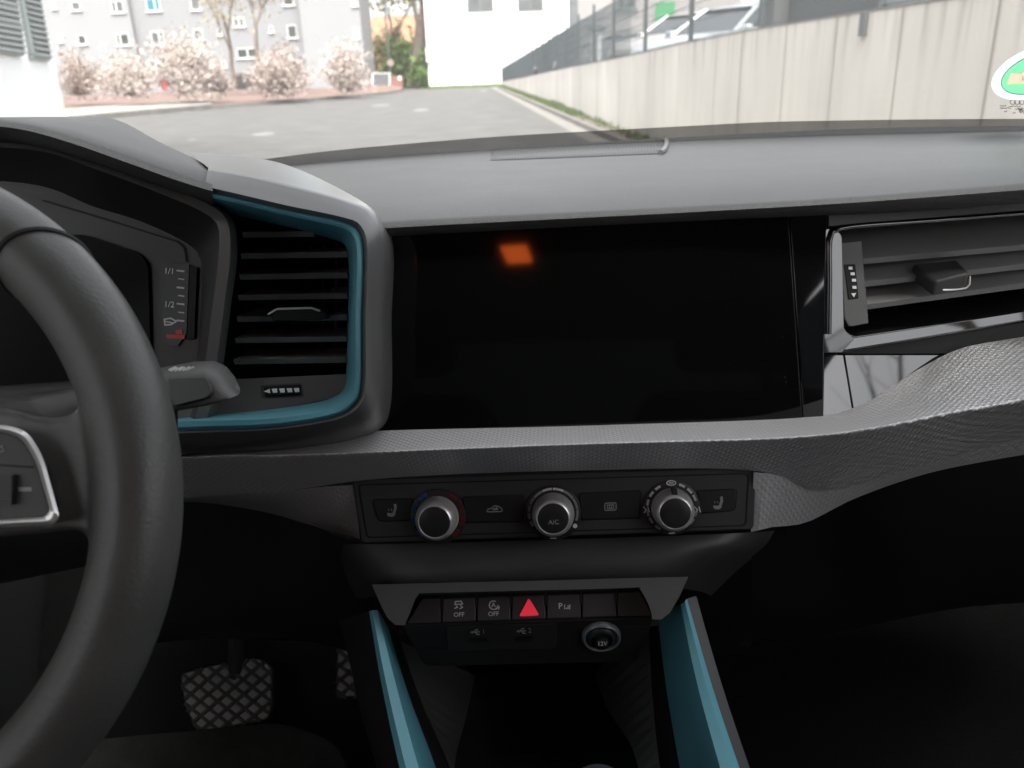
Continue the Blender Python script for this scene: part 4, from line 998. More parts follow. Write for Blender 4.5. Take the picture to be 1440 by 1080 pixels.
# ================================================================== PEDALS AND MAT
def pedal(px, depth_pts, name, label, cat_):
    pl = plane3(*depth_pts)
    ctr = pl(sum(p[0] for p in px) / len(px), sum(p[1] for p in px) / len(px))
    th = thing(name, label, cat_, tuple(ctr))
    o = rounded(px, 10)
    px_slab(MB(), o, pl, .012).build('pedal_pad', M['pedal'], th, bevel=.003, bseg=3)
    # criss-cross rubber ribs clipped to the pad
    def inside(q):
        c = False; n = len(o); j = n - 1
        for i in range(n):
            if (o[i][1] > q[1]) != (o[j][1] > q[1]) and q[0] < (o[j][0] - o[i][0]) * (q[1] - o[i][1]) / (o[j][1] - o[i][1]) + o[i][0]: c = not c
            j = i
        return c
    mb = MB(); x0, x1 = min(p[0] for p in o), max(p[0] for p in o); y0, y1 = min(p[1] for p in o), max(p[1] for p in o)
    for dirx in ((1, .78), (1, -.86)):
        for k in range(-12, 26):
            ox = x0 + k * 25
            run = []
            for s in range(0, 160):
                q = (ox + (s - 20) * 2 * dirx[0] * .8, (y0 if dirx[1] > 0 else y1) + (s - 20) * 2 * dirx[1] * .8)
                if inside(q): run.append(q)
            if len(run) > 2: px_stroke(mb, [run[0], run[-1]], pl, 4.6, .0022, thick=.003)
    mb.build('grip_rib', M['deep'], th, smooth=0, label='crossed black rubber ribs')
    return th, pl, ctr
th, pl, ctr = pedal([(252, 948), (300, 936), (362, 925), (381, 938), (383, 985), (378, 1012), (340, 1020), (278, 1032), (262, 1000)], ((255, 945, .82), (380, 930, .82), (310, 1030, .765)), 'brake_pedal', 'wide steel brake pedal with crossed ribs beside the steering wheel', 'pedal')
MB().tube([ctr + V((0, .02, 0)), ctr + V((0, .06, .10)), ctr + V((.01, .05, .28))], .012, 10).build('pedal_arm', M['black'], th)
th, pl, ctr = pedal([(474, 898), (520, 892), (524, 980), (472, 983)], ((472, 895, .80), (515, 893, .80), (490, 985, .755)), 'accelerator_pedal', 'narrow accelerator pedal with crossed ribs half hidden by the console', 'pedal')
MB().tube([ctr + V((0, .02, 0)), ctr + V((0, .07, .10)), ctr + V((0, .07, .25))], .01, 10).build('pedal_arm', M['black'], th)
fm = rounded([(-.62, .72), (-.33, .745), (-.245, .72), (-.235, .60), (-.22, .1), (-.62, .1)], [.03, .03, .04, .03, .05, .05])
mb = MB().slab([V((a, b, .335 + max(0, b - .55) * .55)) for a, b in fm], [V((a, b, .327 + max(0, b - .55) * .55)) for a, b in fm])
fmo = mb.build('floor_mat', M['rubber'], None, bevel=.003); tag(fmo, 'dark textile floor mat lying below the brake pedal', 'floor mat')

# ================================================================== OUTSIDE
Dw = ray(650, 98); Dw.z = 0; Dw.normalize(); Nw = V((Dw.y, -Dw.x, 0))                 # along the retaining wall, and to its right
def LW(along, lat, z=0.0): return Dw * along + Nw * lat + V((0, 0, z))
WL = 2.80
struct(MB().add([V((-300, -200, 0)), V((300, -200, 0)), V((300, 400, 0)), V((-300, 400, 0))], [(0, 1, 2, 3)]).build('road', M['asphalt'], None, smooth=0))
mb = MB()
def patch(px, z=.004): mb.add([G(x, y, z) for x, y in px], [tuple(range(len(px)))])
for (x, y, w, h) in ((370, 188.5, 17, 2.2), (592, 154.5, 11, 1.6), (535, 148, 14, 1.2), (270, 196, 7, 1), (680, 127.5, 5, .8)): patch(ell(x, y, w, h, -.06, 12))
struct(mb.build('road_marks', M['patch'], None, smooth=0))
# left bed with kerb
near = [(-60, 190), (60, 176), (165, 165.5), (300, 153), (420, 144), (500, 137), (545, 132.5), (566, 128.8)]
nb = [G(x, y) for x, y in near]
far = [p + V((p.x, p.y, 0)).normalized() * (55 if i < 6 else 25) for i, p in enumerate(nb)]
Zb = .14
mb = MB(); mb.grid([[p + V((0, 0, Zb)) for p in nb], [p.lerp(q, .35) + V((0, 0, Zb + .25)) for p, q in zip(nb, far)], [q + V((0, 0, Zb + .5)) for q in far]])
struct(mb.build('planting_bed', M['bed'], None))
kb = MB(); out = [p * .996 for p in nb]; inn = [p * 1.006 for p in nb]
kb.grid([[V((p.x, p.y, 0)) for p in out], [V((p.x, p.y, Zb + .02)) for p in out], [V((p.x, p.y, Zb + .02)) for p in inn]])
struct(kb.build('kerb', M['kerb'], None, smooth=0))
ap_n = [nb[1], nb[2], nb[3]]; ap_n = [p.lerp(q, t) for p, q in ((nb[1], nb[2]), (nb[2], nb[3])) for t in (0, .25, .5, .75, .99)]
mb = MB(); mb.grid([[p * 1.008 + V((0, 0, Zb + .045)) for p in ap_n], [p * (1.14 + .10 * (1 - i / 9)) + V((0, 0, Zb + .16)) for i, p in enumerate(ap_n)]])
struct(mb.build('pavement', M['apron'], None, smooth=0))

# right side: gutter, kerb, soil and grass strip, retaining wall, terrace
def strip(name, la, lb, z, m, a0=.5, a1=64, n=40, jit=0):
    r = random.Random(3); R1 = []; R2 = []
    for i in range(n):
        a = a0 + (a1 - a0) * i / (n - 1)
        R1.append(LW(a, la + r.uniform(-jit, jit), z)); R2.append(LW(a, lb, z))
    return struct(MB().grid([R1, R2]).build(name, m, None, smooth=0))
strip('gutter', WL - .78, WL - .45, .004, M['gutter'])
mb = MB(); A = lambda la, z: [LW(.5 + i * 1.6, la, z) for i in range(40)]
mb.grid([A(WL - .45, 0), A(WL - .44, .10), A(WL - .32, .10), A(WL - .32, 0)])
struct(mb.build('kerb_right', M['kerb'], None, smooth=0)); bpy.data.objects['kerb_right'].name = 'kerb_stones'
strip('soil_strip', WL - .32, WL + .05, .085, M['soil'])
r = random.Random(11); mb = MB()
for i in range(9000):
    a = r.uniform(9, 62)
    dens = 1 if a > 20 else (.6 if (9 < a < 13.5) else .12)
    if a < 13.5 and r.random() > .55: continue
    if r.random() > dens: continue
    lat = WL - r.random() ** 2 * .28 - .01
    p = LW(a, lat, .08); h = r.uniform(.04, .13) * (1.5 if 24 < a < 27 else 1); w = .012 + a * .0006
    t = V((r.uniform(-.05, .05), r.uniform(-.05, .05), h)); s = Dw * r.uniform(-1, 1) * w + Nw * r.uniform(-1, 1) * w
    mb.add([p - s, p + s, p + t], [(0, 1, 2)])
g = mb.build('grass', M['grass'], None, smooth=0); g['kind'] = 'stuff'; g['label'] = 'strip of green grass at the foot of the concrete wall'

wall_prof = [(-14, 1.44), (5, 1.435), (8.4, 1.425), (11, 1.385), (13.7, 1.32), (17, 1.25), (23, 1.15), (40, .80), (64, .36)]
def wtop(a):
    for (a0, z0), (a1, z1) in zip(wall_prof, wall_prof[1:]):
        if a <= a1: return z0 + (z1 - z0) * (a - a0) / (a1 - a0)
    return wall_prof[-1][1]
rw = thing('retaining_wall', 'long streaked concrete retaining wall beside the road carrying the dark fence', 'wall', tuple(LW(14, WL, 0)))
mb = MB(); n = 90; al = [-14 + 78 * (i / (n - 1)) ** 1.5 for i in range(n)]
zz = [1, .75, .5, .25, 0]
rows = [[LW(a, WL, wtop(a) * t) for a in al] for t in zz]; uvs = [[(a, wtop(a) * (1 - t)) for a in al] for t in zz]
mb.grid(rows, uvs=uvs)
mb.build('wall_face', M['concrete'], rw, smooth=0)
mb = MB(); mb.grid([[LW(a, WL - .004, wtop(a)) for a in al], [LW(a, WL - .004, wtop(a) + .014) for a in al], [LW(a, WL + .22, wtop(a) + .014) for a in al], [LW(a, WL + .22, wtop(a) - .5) for a in al]])
mb.build('coping', M['gutter'], rw, smooth=0)
def WX(x, y):
    d = ray(x, y); t = WL / d.dot(Nw); p = CAM + d * t; return p.dot(Dw)
def joint(a, w): MB().grid([[LW(a - w, WL - .003, 0), LW(a + w, WL - .003, 0)], [LW(a - w, WL - .003, wtop(a) - .005), LW(a + w, WL - .003, wtop(a) - .005)]]).build('formwork_joint', M['joint'], rw, smooth=0)
for x in (1393, 1262, 1172, 1103, 1042, 1006): joint(WX(x, 90), .011 if x in (1393, 1042) else .006)
a = 15.5
while a < 62: joint(a, .01); a += 2.6
struct(MB().add([LW(-14, WL + .2, .62), LW(70, WL + .2, .1), LW(70, 60, .1), LW(-14, 60, .62)], [(0, 1, 2, 3)]).build('parking_terrace', M['ground'], None, smooth=0))

# fence of mesh panels on the wall
fence = thing('mesh_fence', 'dark steel mesh fence standing on top of the concrete retaining wall', 'fence', tuple(LW(14, WL + .08, 1.2)))
posts = [WX(1222, 10), WX(1059, 38), WX(962, 60), WX(900, 72), WX(857, 80)]
while posts[-1] < 62: posts.append(posts[-1] + 2.5)
posts = [posts[0] - 2.2 - 2.5 * k for k in range(6, -1, -1)] + posts
FL = WL + .10
def ftop(a): return wtop(a) + (1.02 if a < 25 else 1.02 - (a - 25) * .003)
for i, a in enumerate(posts):
    b = MB(); b.box(LW(a, FL - .02, (wtop(a) + ftop(a)) / 2 + .05), (.05, .06, ftop(a) - wtop(a) + .2), Matrix.Rotation(math.atan2(Dw.y, Dw.x) - PI / 2, 3, 'Z'))
    if a < 20: b.box(LW(a, FL + .035, wtop(a) + .03), (.09, .13, .03), Matrix.Rotation(math.atan2(Dw.y, Dw.x) - PI / 2, 3, 'Z'))
    b.build('post', M['fence'], fence, smooth=0)
    if 0 < a < 7.5:
        MB().box(LW(a + .03, WL - .012, wtop(a) - .075), (.09, .024, .15), Matrix.Rotation(math.atan2(Dw.y, Dw.x), 3, 'Z')).build('post_bracket', M['galv'], fence)
for a0, a1 in zip(posts, posts[1:]):
    mb = MB(); m = int((a1 - a0) / .05)
    def wire(p, q, r_): 
        d = (q - p).normalized(); u = d.orthogonal().normalized() * r_; w = d.cross(u)
        mb.add([p + u, p + w, p - u, p - w, q + u, q + w, q - u, q - w], [(0, 1, 5, 4), (1, 2, 6, 5), (2, 3, 7, 6), (3, 0, 4, 7)])
    for k in range(1, m):
        a = a0 + (a1 - a0) * k / m; wire(LW(a, FL, wtop(a) + .02), LW(a, FL, ftop(a)), .0026 if a < 15 else .0042)
    for h in (.04, .24, .44, .64, .84, .99):
        for o in (-.008, .008): wire(LW(a0, FL + o, wtop(a0) + h), LW(a1, FL + o, wtop(a1) + h), .003)
    mb.build('mesh_panel', M['fence'], fence, smooth=0)

# upright things behind the fence
def upright(name, label, cat_, x, ytop, depth_lat, w, m, z1, head=None, group=None):
    a = None
    d = ray(x, 60); t = depth_lat / d.dot(Nw); p = CAM + d * t; p.z = .4
    th = thing(name, label, cat_, tuple(p))
    MB().box((p.x, p.y, (z1 + .3) / 2 + .1), (w, w, z1 - .3), Matrix.Rotation(.1, 3, 'Z')).build('shaft', m, th, bevel=.01)
    return th, p
th, p = upright('gate_pillar', 'broad grey square pillar just behind the fence', 'pillar', 1098, 0, WL + .75, .33, mat('weathered grey steel', (.085, .085, .083), .6, var=(3, .12)), 3.2)
MB().box((p.x, p.y, 3.24), (.4, .4, .08)).build('pillar_cap', M['galv'], th)
th, p = upright('lamp_post', 'tall pale grey lamp post rising behind the fence by the white building', 'lamp post', 806.5, 0, WL + .8, .26, M['galv'], 6.5)
MB().box((p.x - .5, p.y, 6.5), (1.2, .2, .12)).build('lamp_head', M['galv'], th)
th, p = upright('barrier_post', 'white post with dark fixings and round head behind the fence', 'post', 838, 36, WL + .5, .24, M['whitepaint'], 2.0)
MB().lathe((p.x, p.y, 1.98), (0, 0, 1), [(.0001, -.02), (.22, -.02), (.24, .06), (.16, .12), (.0001, .13)], 20).build('round_head', M['galv'], th)
MB().box((p.x, p.y - .13, 1.5), (.04, .03, .7)).build('fixing_strip', M['fence'], th)
th, p = upright('sign_stake', 'short pale brown post behind the far part of the fence', 'post', 780, 47, WL + .4, .16, M['apron'], 2.1)
MB().box((p.x, p.y, 2.13), (.22, .22, .05)).build('stake_cap', M['gutter'], th)

# ---------------- parked cars
def make_car(name, label, pm):
    th = thing(name, label, 'car', (0, 0, 0), 'cars parked behind the fence')
    # length along x (nose +x), stations: x, half width, z low, z belt/top
    def sec(x, hw, z0, z1, tuck=.9):
        return [V((x, -hw * .93, z0)), V((x, -hw, z0 + .18)), V((x, -hw, z1 - .16)), V((x, -hw * tuck, z1)), V((x, -hw * .45, z1 + .02)), V((x, hw * .45, z1 + .02)), V((x, hw * tuck, z1)), V((x, hw, z1 - .16)), V((x, hw, z0 + .18)), V((x, hw * .93, z0))]
    st = [sec(2.02, .55, .36, .62, .8), sec(1.95, .72, .25, .70), sec(1.7, .82, .2, .80), sec(1.1, .86, .2, .92), sec(.75, .87, .2, .97), sec(0, .88, .2, .97), sec(-1.2, .88, .2, .99), sec(-1.75, .85, .22, 1.0), sec(-1.98, .78, .3, .93), sec(-2.03, .7, .4, .8)]
    mb = MB(); mb.grid(st, True); mb.add(st[0], [tuple(range(10))]); mb.add(st[-1], [tuple(range(10))])
    mb.build('body', pm, th, smooth=35)
    def gsec(x, hb, ht, zb, zt): return [V((x, -hb, zb)), V((x, -ht, zt)), V((x, ht, zt)), V((x, hb, zb))]
    gs = [gsec(.80, .80, .78, .95, .97), gsec(.10, .82, .62, .96, 1.40), gsec(-1.0, .82, .62, .97, 1.42), gsec(-1.85, .76, .6, .98, 1.02)]
    mb = MB(); mb.grid(gs); mb.build('window_glass', M['carglass'], th, smooth=0)
    rf = [[V((x, -hw * .995, z - .03)), V((x, -hw * .8, z + .02)), V((x, hw * .8, z + .02)), V((x, hw * .995, z - .03))] for x, hw, z in ((.22, .64, 1.36), (-.1, .645, 1.43), (-.9, .645, 1.45), (-1.15, .63, 1.39))]
    mb = MB(); mb.grid(rf)
    for s in (-1, 1):
        mb.tube([V((.84, s * .79, .96)), V((.14, s * .63, 1.40))], .035, 6); mb.tube([V((-.42, s * .825, .97)), V((-.42, s * .63, 1.42))], .04, 6); mb.tube([V((-1.85, s * .77, .98)), V((-1.05, s * .63, 1.42))], .06, 6)
    mb.build('roof', pm, th, smooth=35)
    for x in (1.25, -1.25):
        for s in (-1, 1):
            w = MB().lathe(V((x, s * .78, .31)), (0, s, 0), [(.19, .10), (.31, .09), (.32, .02), (.31, -.1), (.0001, -.1)], 24).build('wheel', M['tyre'], th)
            MB().lathe(V((x, s * .78, .31)), (0, s, 0), [(.0001, .09), (.06, .095), (.19, .08), (.2, .105)], 18).build('rim', M['galv'], w)
    for s in (-1, 1):
        MB().slab([V((1.995, s * .42, .62)), V((1.93, s * .70, .64)), V((1.80, s * .72, .72)), V((1.93, s * .42, .70))], [V((1.9, s * .42, .60)), V((1.85, s * .68, .62)), V((1.72, s * .70, .70)), V((1.85, s * .42, .68))]).build('headlight', M['lamp'], th, smooth=0)
        MB().box((.72, s * .95, 1.0), (.12, .2, .13)).build('mirror', pm, th, bevel=.03)
    MB().box((2.0, 0, .42), (.06, .9, .16)).build('grille', M['tyre'], th, bevel=.02)
    return th
def car(label, pm, x, lat, yaw, z, src=None):
    th = make_car('parked_car', label, M[pm])
    d = ray(x, 60); t = lat / d.dot(Nw); p = CAM + d * t
    th.location = (p.x, p.y, z); th.rotation_euler = (0, 0, math.atan2(Dw.y, Dw.x) + yaw); return th
car('silver car parked nose to the wall, the nearest one left of the grey pillar', 'p_silver', 1034, 5.0, rad(118), .66)
car('champagne car half hidden behind the fence left of the silver car', 'p_beige', 968, 5.6, rad(118), .86)
car('pale blue car parked low in front of the pale building', 'p_blue', 918, 5.4, rad(112), .42)
car('dark grey car behind the white post with the round head', 'p_dark', 872, 4.9, rad(110), .62)
car('darkest car, seen through the dense fence mesh beside the lamp post', 'p_black', 826, 4.9, rad(105), .55)
car('white car partly covered by the broad grey pillar', 'p_white', 1092, 5.6, rad(118), .70)
# dark motor tricycle-like trailer at the top right edge of the wall
tr = thing('trailer', 'dark equipment trailer with metal frame above the right end of the wall', 'trailer', (0, 0, 0))
p = LW(WX(1172, 12) * (WL + 1.3) / WL, WL + 1.3, .80); tr.location = p
off = p
rz = Matrix.Rotation(math.atan2(Dw.y, Dw.x), 3, 'Z')
def tb(c, d): return [rz @ (V(c)) + off, d]
mb = MB(); mb.box(rz @ V((-1.0, 0, .95)) + off, (2.6, 1.1, .5), rz); mb.build('box_body', M['fence'], tr, bevel=.03)
mb = MB()
for q in ((.5, -.5, .6), (.5, .5, .6)): mb.tube([rz @ V((.3, q[1], .5)) + off, rz @ V((1.0, q[1] * .6, .75)) + off, rz @ V((1.3, 0, .95)) + off], .04, 8)
mb.tube([rz @ V((1.25, -.35, 1.05)) + off, rz @ V((1.3, .35, 1.05)) + off], .03, 8)
mb.build('draw_bar', M['galv'], tr)
w = MB().lathe(rz @ V((.75, -.45, .62)) + off, rz @ V((0, 1, 0)), [(.2, .1), (.33, .08), (.35, 0), (.33, -.08), (.2, -.1)], 28).build('wheel', M['tyre'], tr)
MB().lathe(rz @ V((.75, -.45, .62)) + off, rz @ V((0, 1, 0)), [(.0001, .06), (.2, .08), (.22, 0), (.2, -.08), (.0001, -.06)], 24).build('rim', M['galv'], w)

# ---------------- buildings
def vplane(x, depth_y, az):            # upright plane through pixel column x at forward distance, facing the viewer, turned by az
    p = U(x, 110, depth_y); return Plane(p, (math.sin(az), -math.cos(az), 0))
def wall_box(mb, pl, xa, xb, z0, z1, thick, mi=0):   # upright slab between two pixel columns (read at the horizon)
    a, b = pl(xa, 105), pl(xb, 105)
    fr = [V((a.x, a.y, z0)), V((b.x, b.y, z0)), V((b.x, b.y, z1)), V((a.x, a.y, z1))]
    mb.slab(fr, [q - pl.n * thick for q in fr], mi); return fr
def window(th, pl, x0, y0, x1, y1, pane='pane', mull=None, fw=.07, sill=True, frame='whitepaint'):
    a = pl(x0, y0); b = pl(x1, y1); cx = ((x0 + x1) / 2, (y0 + y1) / 2)
    w = (V((a.x, a.y, 0)) - V((b.x, b.y, 0))).length; h = abs(a.z - b.z); c = pl(*cx)
    ex = V((-pl.n.y, pl.n.x, 0)).normalized()
    if ex.x < 0: ex = -ex
    Rm = Matrix((ex, pl.n, V((0, 0, 1)))).transposed()
    fm = MB(); d = .10
    for s in (-1, 1):
        fm.box(c + ex * s * w / 2, (fw, d, h + fw), Rm); fm.box(c + V((0, 0, s * h / 2)), (w - fw, d, fw), Rm)
    if mull is not None: fm.box(c + ex * (mull - .5) * w, (fw * 1.6, d * .9, h - fw), Rm)
    if sill: fm.box(c + V((0, 0, -h / 2 - fw * 1.3)) + pl.n * .06, (w + .3, .16, fw * 1.1), Rm)
    f = fm.build('window', M[frame], th, smooth=0)
    MB().box(c, (w - fw, .05, h - fw), Rm).build('pane', M[pane], f, smooth=0)
    return f
# grey apartment block
AP1 = vplane(130, 66, 0.02); AP2 = vplane(198, 66.6, 0.02)
apt = thing('apartment_block', 'long light grey apartment block with small white framed windows behind the blossoming shrubs', 'building', tuple(AP1(300, 120)))
mb = MB(); wall_box(mb, AP1, -30, 198, 0, 26, 10); mb.build('wall', M['render_grey'], apt, smooth=0)
mb = MB(); fr = wall_box(mb, AP2, 198.5, 432, 0, 26, 10); mb.build('wall', M['render_grey2'], apt, smooth=0)
AP3 = vplane(432, 65.5, -.05)
mb = MB(); wall_box(mb, AP3, 432, 514, 0, 26, 3); mb.build('wall', M['render_grey'], apt, smooth=0)
for (pl, x0, y0, x1, y1, pn, mu) in [
    (AP1, 73, 3, 79, 12, 'pane', None), (AP1, 100, 3, 114, 14, 'pane_pale', None), (AP1, 156, 2, 175, 17, 'pane_pale', .38), (AP1, 83, 51, 88, 59, 'pane', None), (AP1, 109, 50, 122, 62, 'pane', None), (AP1, 163, 48, 183, 63, 'pane', .3),
    (AP2, 205, -2, 226, 15, 'tealblind', .62), (AP2, 212, 45, 232, 62, 'pane_pale', .62), (AP2, 267, -6, 282, 14, 'pane_pale', None), (AP2, 272, 42, 286, 56, 'pane_pale', None), (AP2, 219, 90, 240, 107, 'pane_pale', None),
    (AP2, 306, 40, 312, 49, 'pane', None), (AP2, 313, 86, 318, 94, 'pane', None), (AP2, 333, 69, 360, 81, 'pane', .58), (AP2, 328, 26, 344, 37, 'pane_pale', .5), (AP2, 379, 37, 384, 45, 'pane', None), (AP2, 404, 36, 418, 53, 'pane', None), (AP2, 398, -4, 413, 7, 'pane', None),
    (AP3, 484, 63, 494, 68, 'pane', None), (AP3, 498, 40, 504, 54, 'whitepaint', None), (AP3, 496, -4, 502, 8, 'whitepaint', None)]:
    window(apt, pl, x0, y0, x1, y1, pn, mu, fw=.045)
# grey arched entrance below the stair windows
px_slab(MB(), [(329, 122), (329, 108), (334, 103), (341, 102), (348, 105), (351, 112), (351, 122)], AP2, .3, .25).build('entrance', M['soft'], apt)

# white building at the end of the road
WB = Plane(LW(66.5, 0), -Dw)
wb = thing('white_building', 'plain white building closing the far end of the road with windows high up', 'building', tuple(WB(650, 124)))
mb = MB()
c0 = WB(604, 122); c1 = WB(803, 118)
a, b = V((c0.x, c0.y, 0)), V((c1.x, c1.y, 0))
mb.slab([a, b, b + V((0, 0, 14)), a + V((0, 0, 14))], [q - WB.n * 12 for q in (a, b, b + V((0, 0, 14)), a + V((0, 0, 14)))])
mb.build('wall', M['render_white'], wb, smooth=0)
for q in [(657, -14, 693, 15), (728.5, -14, 763, 14), (805, -14, 833, 11)]:
    if q[0] < 800: window(wb, WB, *q, pane='pane_pale', mull=.5, fw=.12, sill=False, frame='galv')
px_slab(MB(), [(598.5, 68), (606, 68), (606.5, 87), (600, 87.5)], WB, .4, .3).build('wall_box', M['whitepaint'], wb)
px_slab(MB(), [(600.5, -40), (603, -40), (604.5, 67), (602, 67)], WB, .15, .2).build('downpipe', M['wood'], wb)
mb = MB(); px_stroke(mb, [(661, 95), (668, 98), (674, 97)], WB, 2.2, .02); px_stroke(mb, [(620, 105), (626, 105)], WB, 1.4, .02); px_stroke(mb, [(630, 98), (646, 99)], WB, 2.5, .02)
mb.build('wall_scuff', M['render_grey2'], wb, smooth=0)
mb = MB(); px_stroke(mb, [(711, 41), (713, 66)], WB, 1.6, .05); px_stroke(mb, [(701, 56), (702, 80)], WB, 1.2, .05); mb.build('cable_duct', M['galv'], wb, smooth=0)
r = random.Random(5); mb = MB()
for i in range(1600):
    u = r.random(); p = a.lerp(b, u * .52) + WB.n * r.uniform(.05, .7); w = .08; h = r.uniform(.08, .26)
    mb.add([p + V((-w, 0, 0)), p + V((w, 0, 0)), p + V((r.uniform(-.1, .1), 0, h))], [(0, 1, 2)])
g2 = mb.build('verge_grass', M['grass'], None, smooth=0); g2['kind'] = 'stuff'; g2['label'] = 'thin line of grass at the foot of the white building'

# pale panel clad building with the green door
PB = Plane(LW(48, 0), -Dw * .95 - Nw * .3)
pb = thing('pale_building', 'pale panel clad building with a green door behind the parked cars', 'building', tuple(PB(880, 90)))
mb = MB(); wall_box(mb, PB, 806, 1035, -.2, 3.8 + 6, 8); mb.build('wall', M['render_pink'], pb, smooth=0)
mb = MB()
for y in (24, 44, 62): px_stroke(mb, [(806, y + 4), (920, y - 2), (1035, y - 6)], PB, .9, .02)
mb.build('panel_joint', M['galv'], pb, smooth=0)
window(pb, PB, 869, -6, 893, 10, 'pane', .45, frame='galv', fw=.1)
px_slab(MB(), [(922, 4), (949, 2), (946, 66), (920, 68)], PB, .1, .08).build('green_door', M['greendoor'], pb, smooth=0)
mb = MB(); px_stroke(mb, [(868, 42), (889, 39)], PB, 2.4, .03); mb.build('faded_lettering', M['render_grey2'], pb, smooth=0)

# white building with louvres, near on the left
far_c = ray(84, 120); far_c.z = 0; far_c.normalize(); far_c = CAM + far_c * 14; far_c.z = 0
dv = ray(215, 115); dv.z = 0; dv.normalize()
nl = V((dv.y, -dv.x, 0)); LP = Plane(far_c, nl)
lb = thing('louvred_building', 'bright white building corner with tall grey louvre openings at the left edge', 'building', tuple(far_c))
fr = [far_c, far_c - dv * 14, far_c - dv * 14 + V((0, 0, 9)), far_c + V((0, 0, 9))]
MB().slab(fr, [q - LP.n * 6 for q in fr]).build('wall', M['render_white'], lb, smooth=0)
def louvre(px, nsl):
    bk = MB(); px_slab(bk, px, LP, .02, .01); lv = bk.build('louvre_opening', M['louvre_dark'], lb, smooth=0)
    (xa, ya), (xb, yb), (xc, yc), (xd, yd) = px          # top-left, top-right, bottom-right, bottom-left
    mb = MB()
    for k in range(nsl):
        t = (k + .5) / nsl
        A_ = LP(xa + (xd - xa) * t, ya + (yd - ya) * t, .03); B_ = LP(xb + (xc - xb) * t, yb + (yc - yb) * t, .03)
        up = V((0, 0, .028)); o = LP.n * .05
        mb.slab([A_ + o - up, B_ + o - up, B_ + up, A_ + up], [p - V((0, 0, .012)) for p in (A_ + o - up, B_ + o - up, B_ + up, A_ + up)])
    mb.build('slat', M['louvre'], lv, smooth=0)
    fm = MB(); P = [LP(*q, .04) for q in px]
    for p, q in zip(P, P[1:] + P[:1]): fm.tube([p, q], .03, 6)
    px_slab(fm, [(xd, yd), (xc, yc), (xc + 1, yc + 5), (xd + 1, yd + 5)], LP, .04, .05)
    fm.build('louvre_frame', M['louvre'], lv, smooth=0)
louvre([(-28, -90), (8, -75), (31, 74), (-40, 62)], 18)
louvre([(16, -75), (42, -66), (69, 81), (46, 77)], 18)
for i in range(4):                       # more openings further back along the same wall (seen in the gloss trim)
    s0 = 3.2 + i * 2.4
    q = [far_c - dv * (s0 + 1.6), far_c - dv * s0]
    mb = MB()
    for k in range(14): mb.box((q[0] + q[1]) / 2 + LP.n * .03 + V((0, 0, 1.75 + k * .17)), (1.6, .05, .06), Matrix.Rotation(math.atan2(dv.y, dv.x), 3, 'Z'))
    mb.build('louvre_opening', M['louvre'], lb, smooth=0)

# far houses and trees between the blocks
hs = thing('tiled_house', 'yellow house with orange tiled roof glimpsed between the trees', 'house', tuple(G(560, 112)))
HP = vplane(555, 110, 0)
mb = MB(); wall_box(mb, HP, 515, 612, 0, 5.2, 8); mb.build('wall', M['yellowwall'], hs, smooth=0)
a, b = HP(512, 105), HP(618, 105)
MB().slab([V((a.x, a.y - .4, 5.0)), V((b.x, b.y - .4, 5.0)), V((b.x - 1, b.y + 4, 8.2)), V((a.x + 1, a.y + 4, 8.2))], [V((a.x, a.y - .4, 4.8)), V((b.x, b.y - .4, 4.8)), V((b.x - 1, b.y + 4, 8)), V((a.x + 1, a.y + 4, 8))]).build('roof', M['rooftile'], hs, smooth=0)

class Leaves:
    def __init__(s, seed): s.r = random.Random(seed); s.mb = MB()
    def leaf(s, p, size):
        r = s.r; u = V((r.gauss(0, 1), r.gauss(0, 1), r.gauss(0, 1))).normalized(); w = u.orthogonal().normalized()
        q = V((r.gauss(0, 1), r.gauss(0, 1), r.gauss(0, 1))).normalized(); w = (q - u * q.dot(u)).normalized()
        k = size * r.uniform(.6, 1.4)
        s.mb.add([p - u * k, p + w * k * .45, p + u * k, p - w * k * .45], [(0, 1, 2, 3)])
def limb(mb, p, d, L, r0, r, depth, tips, spread=.55, up=.15, low=1):
    pts = [p]; rr = [r0]; n = 4; dd = d.copy()
    for i in range(n):
        dd = (dd + V((r.gauss(0, .12), r.gauss(0, .12), r.gauss(0, .06) + up * .2))).normalized()
        pts.append(pts[-1] + dd * L / n); rr.append(r0 * (1 - .45 * (i + 1) / n))
    mb.tube(pts, rr, 6 if depth > 1 else 4)
    if depth <= low: tips += pts[2:]
    if depth <= 0: return
    for k in range(r.choice((2, 3, 3))):
        q = pts[r.choice((2, 3, 4))]; e = V((r.gauss(0, 1), r.gauss(0, 1), r.gauss(0, .5) + .3)).normalized()
        limb(mb, q, (dd + e * spread).normalized(), L * r.uniform(.55, .8), rr[-1] * r.uniform(.6, .9), r, depth - 1, tips, spread, up, low)
def tree(name, label, base, H, r0, seed, leafm, nl, lsize, lspread, depth=4, lean=(0, 0), group=None, wood='wood', firsts=.36, low=1, spread=.55):
    th = thing(name, label, 'tree', tuple(base), group)
    r = random.Random(seed); mb = MB(); tips = []
    limb(mb, V(base), V((lean[0], lean[1], 1)).normalized(), H * firsts, r0, r, depth, tips, spread, .15, low)
    mb.build('trunk', M[wood], th, smooth=60)
    L = Leaves(seed + 1)
    for i in range(nl):
        t = r.choice(tips); L.leaf(t + V((r.gauss(0, lspread), r.gauss(0, lspread), r.gauss(0, lspread * .8))), lsize)
    L.mb.build('crown', M[leafm], th, smooth=0)
    return th
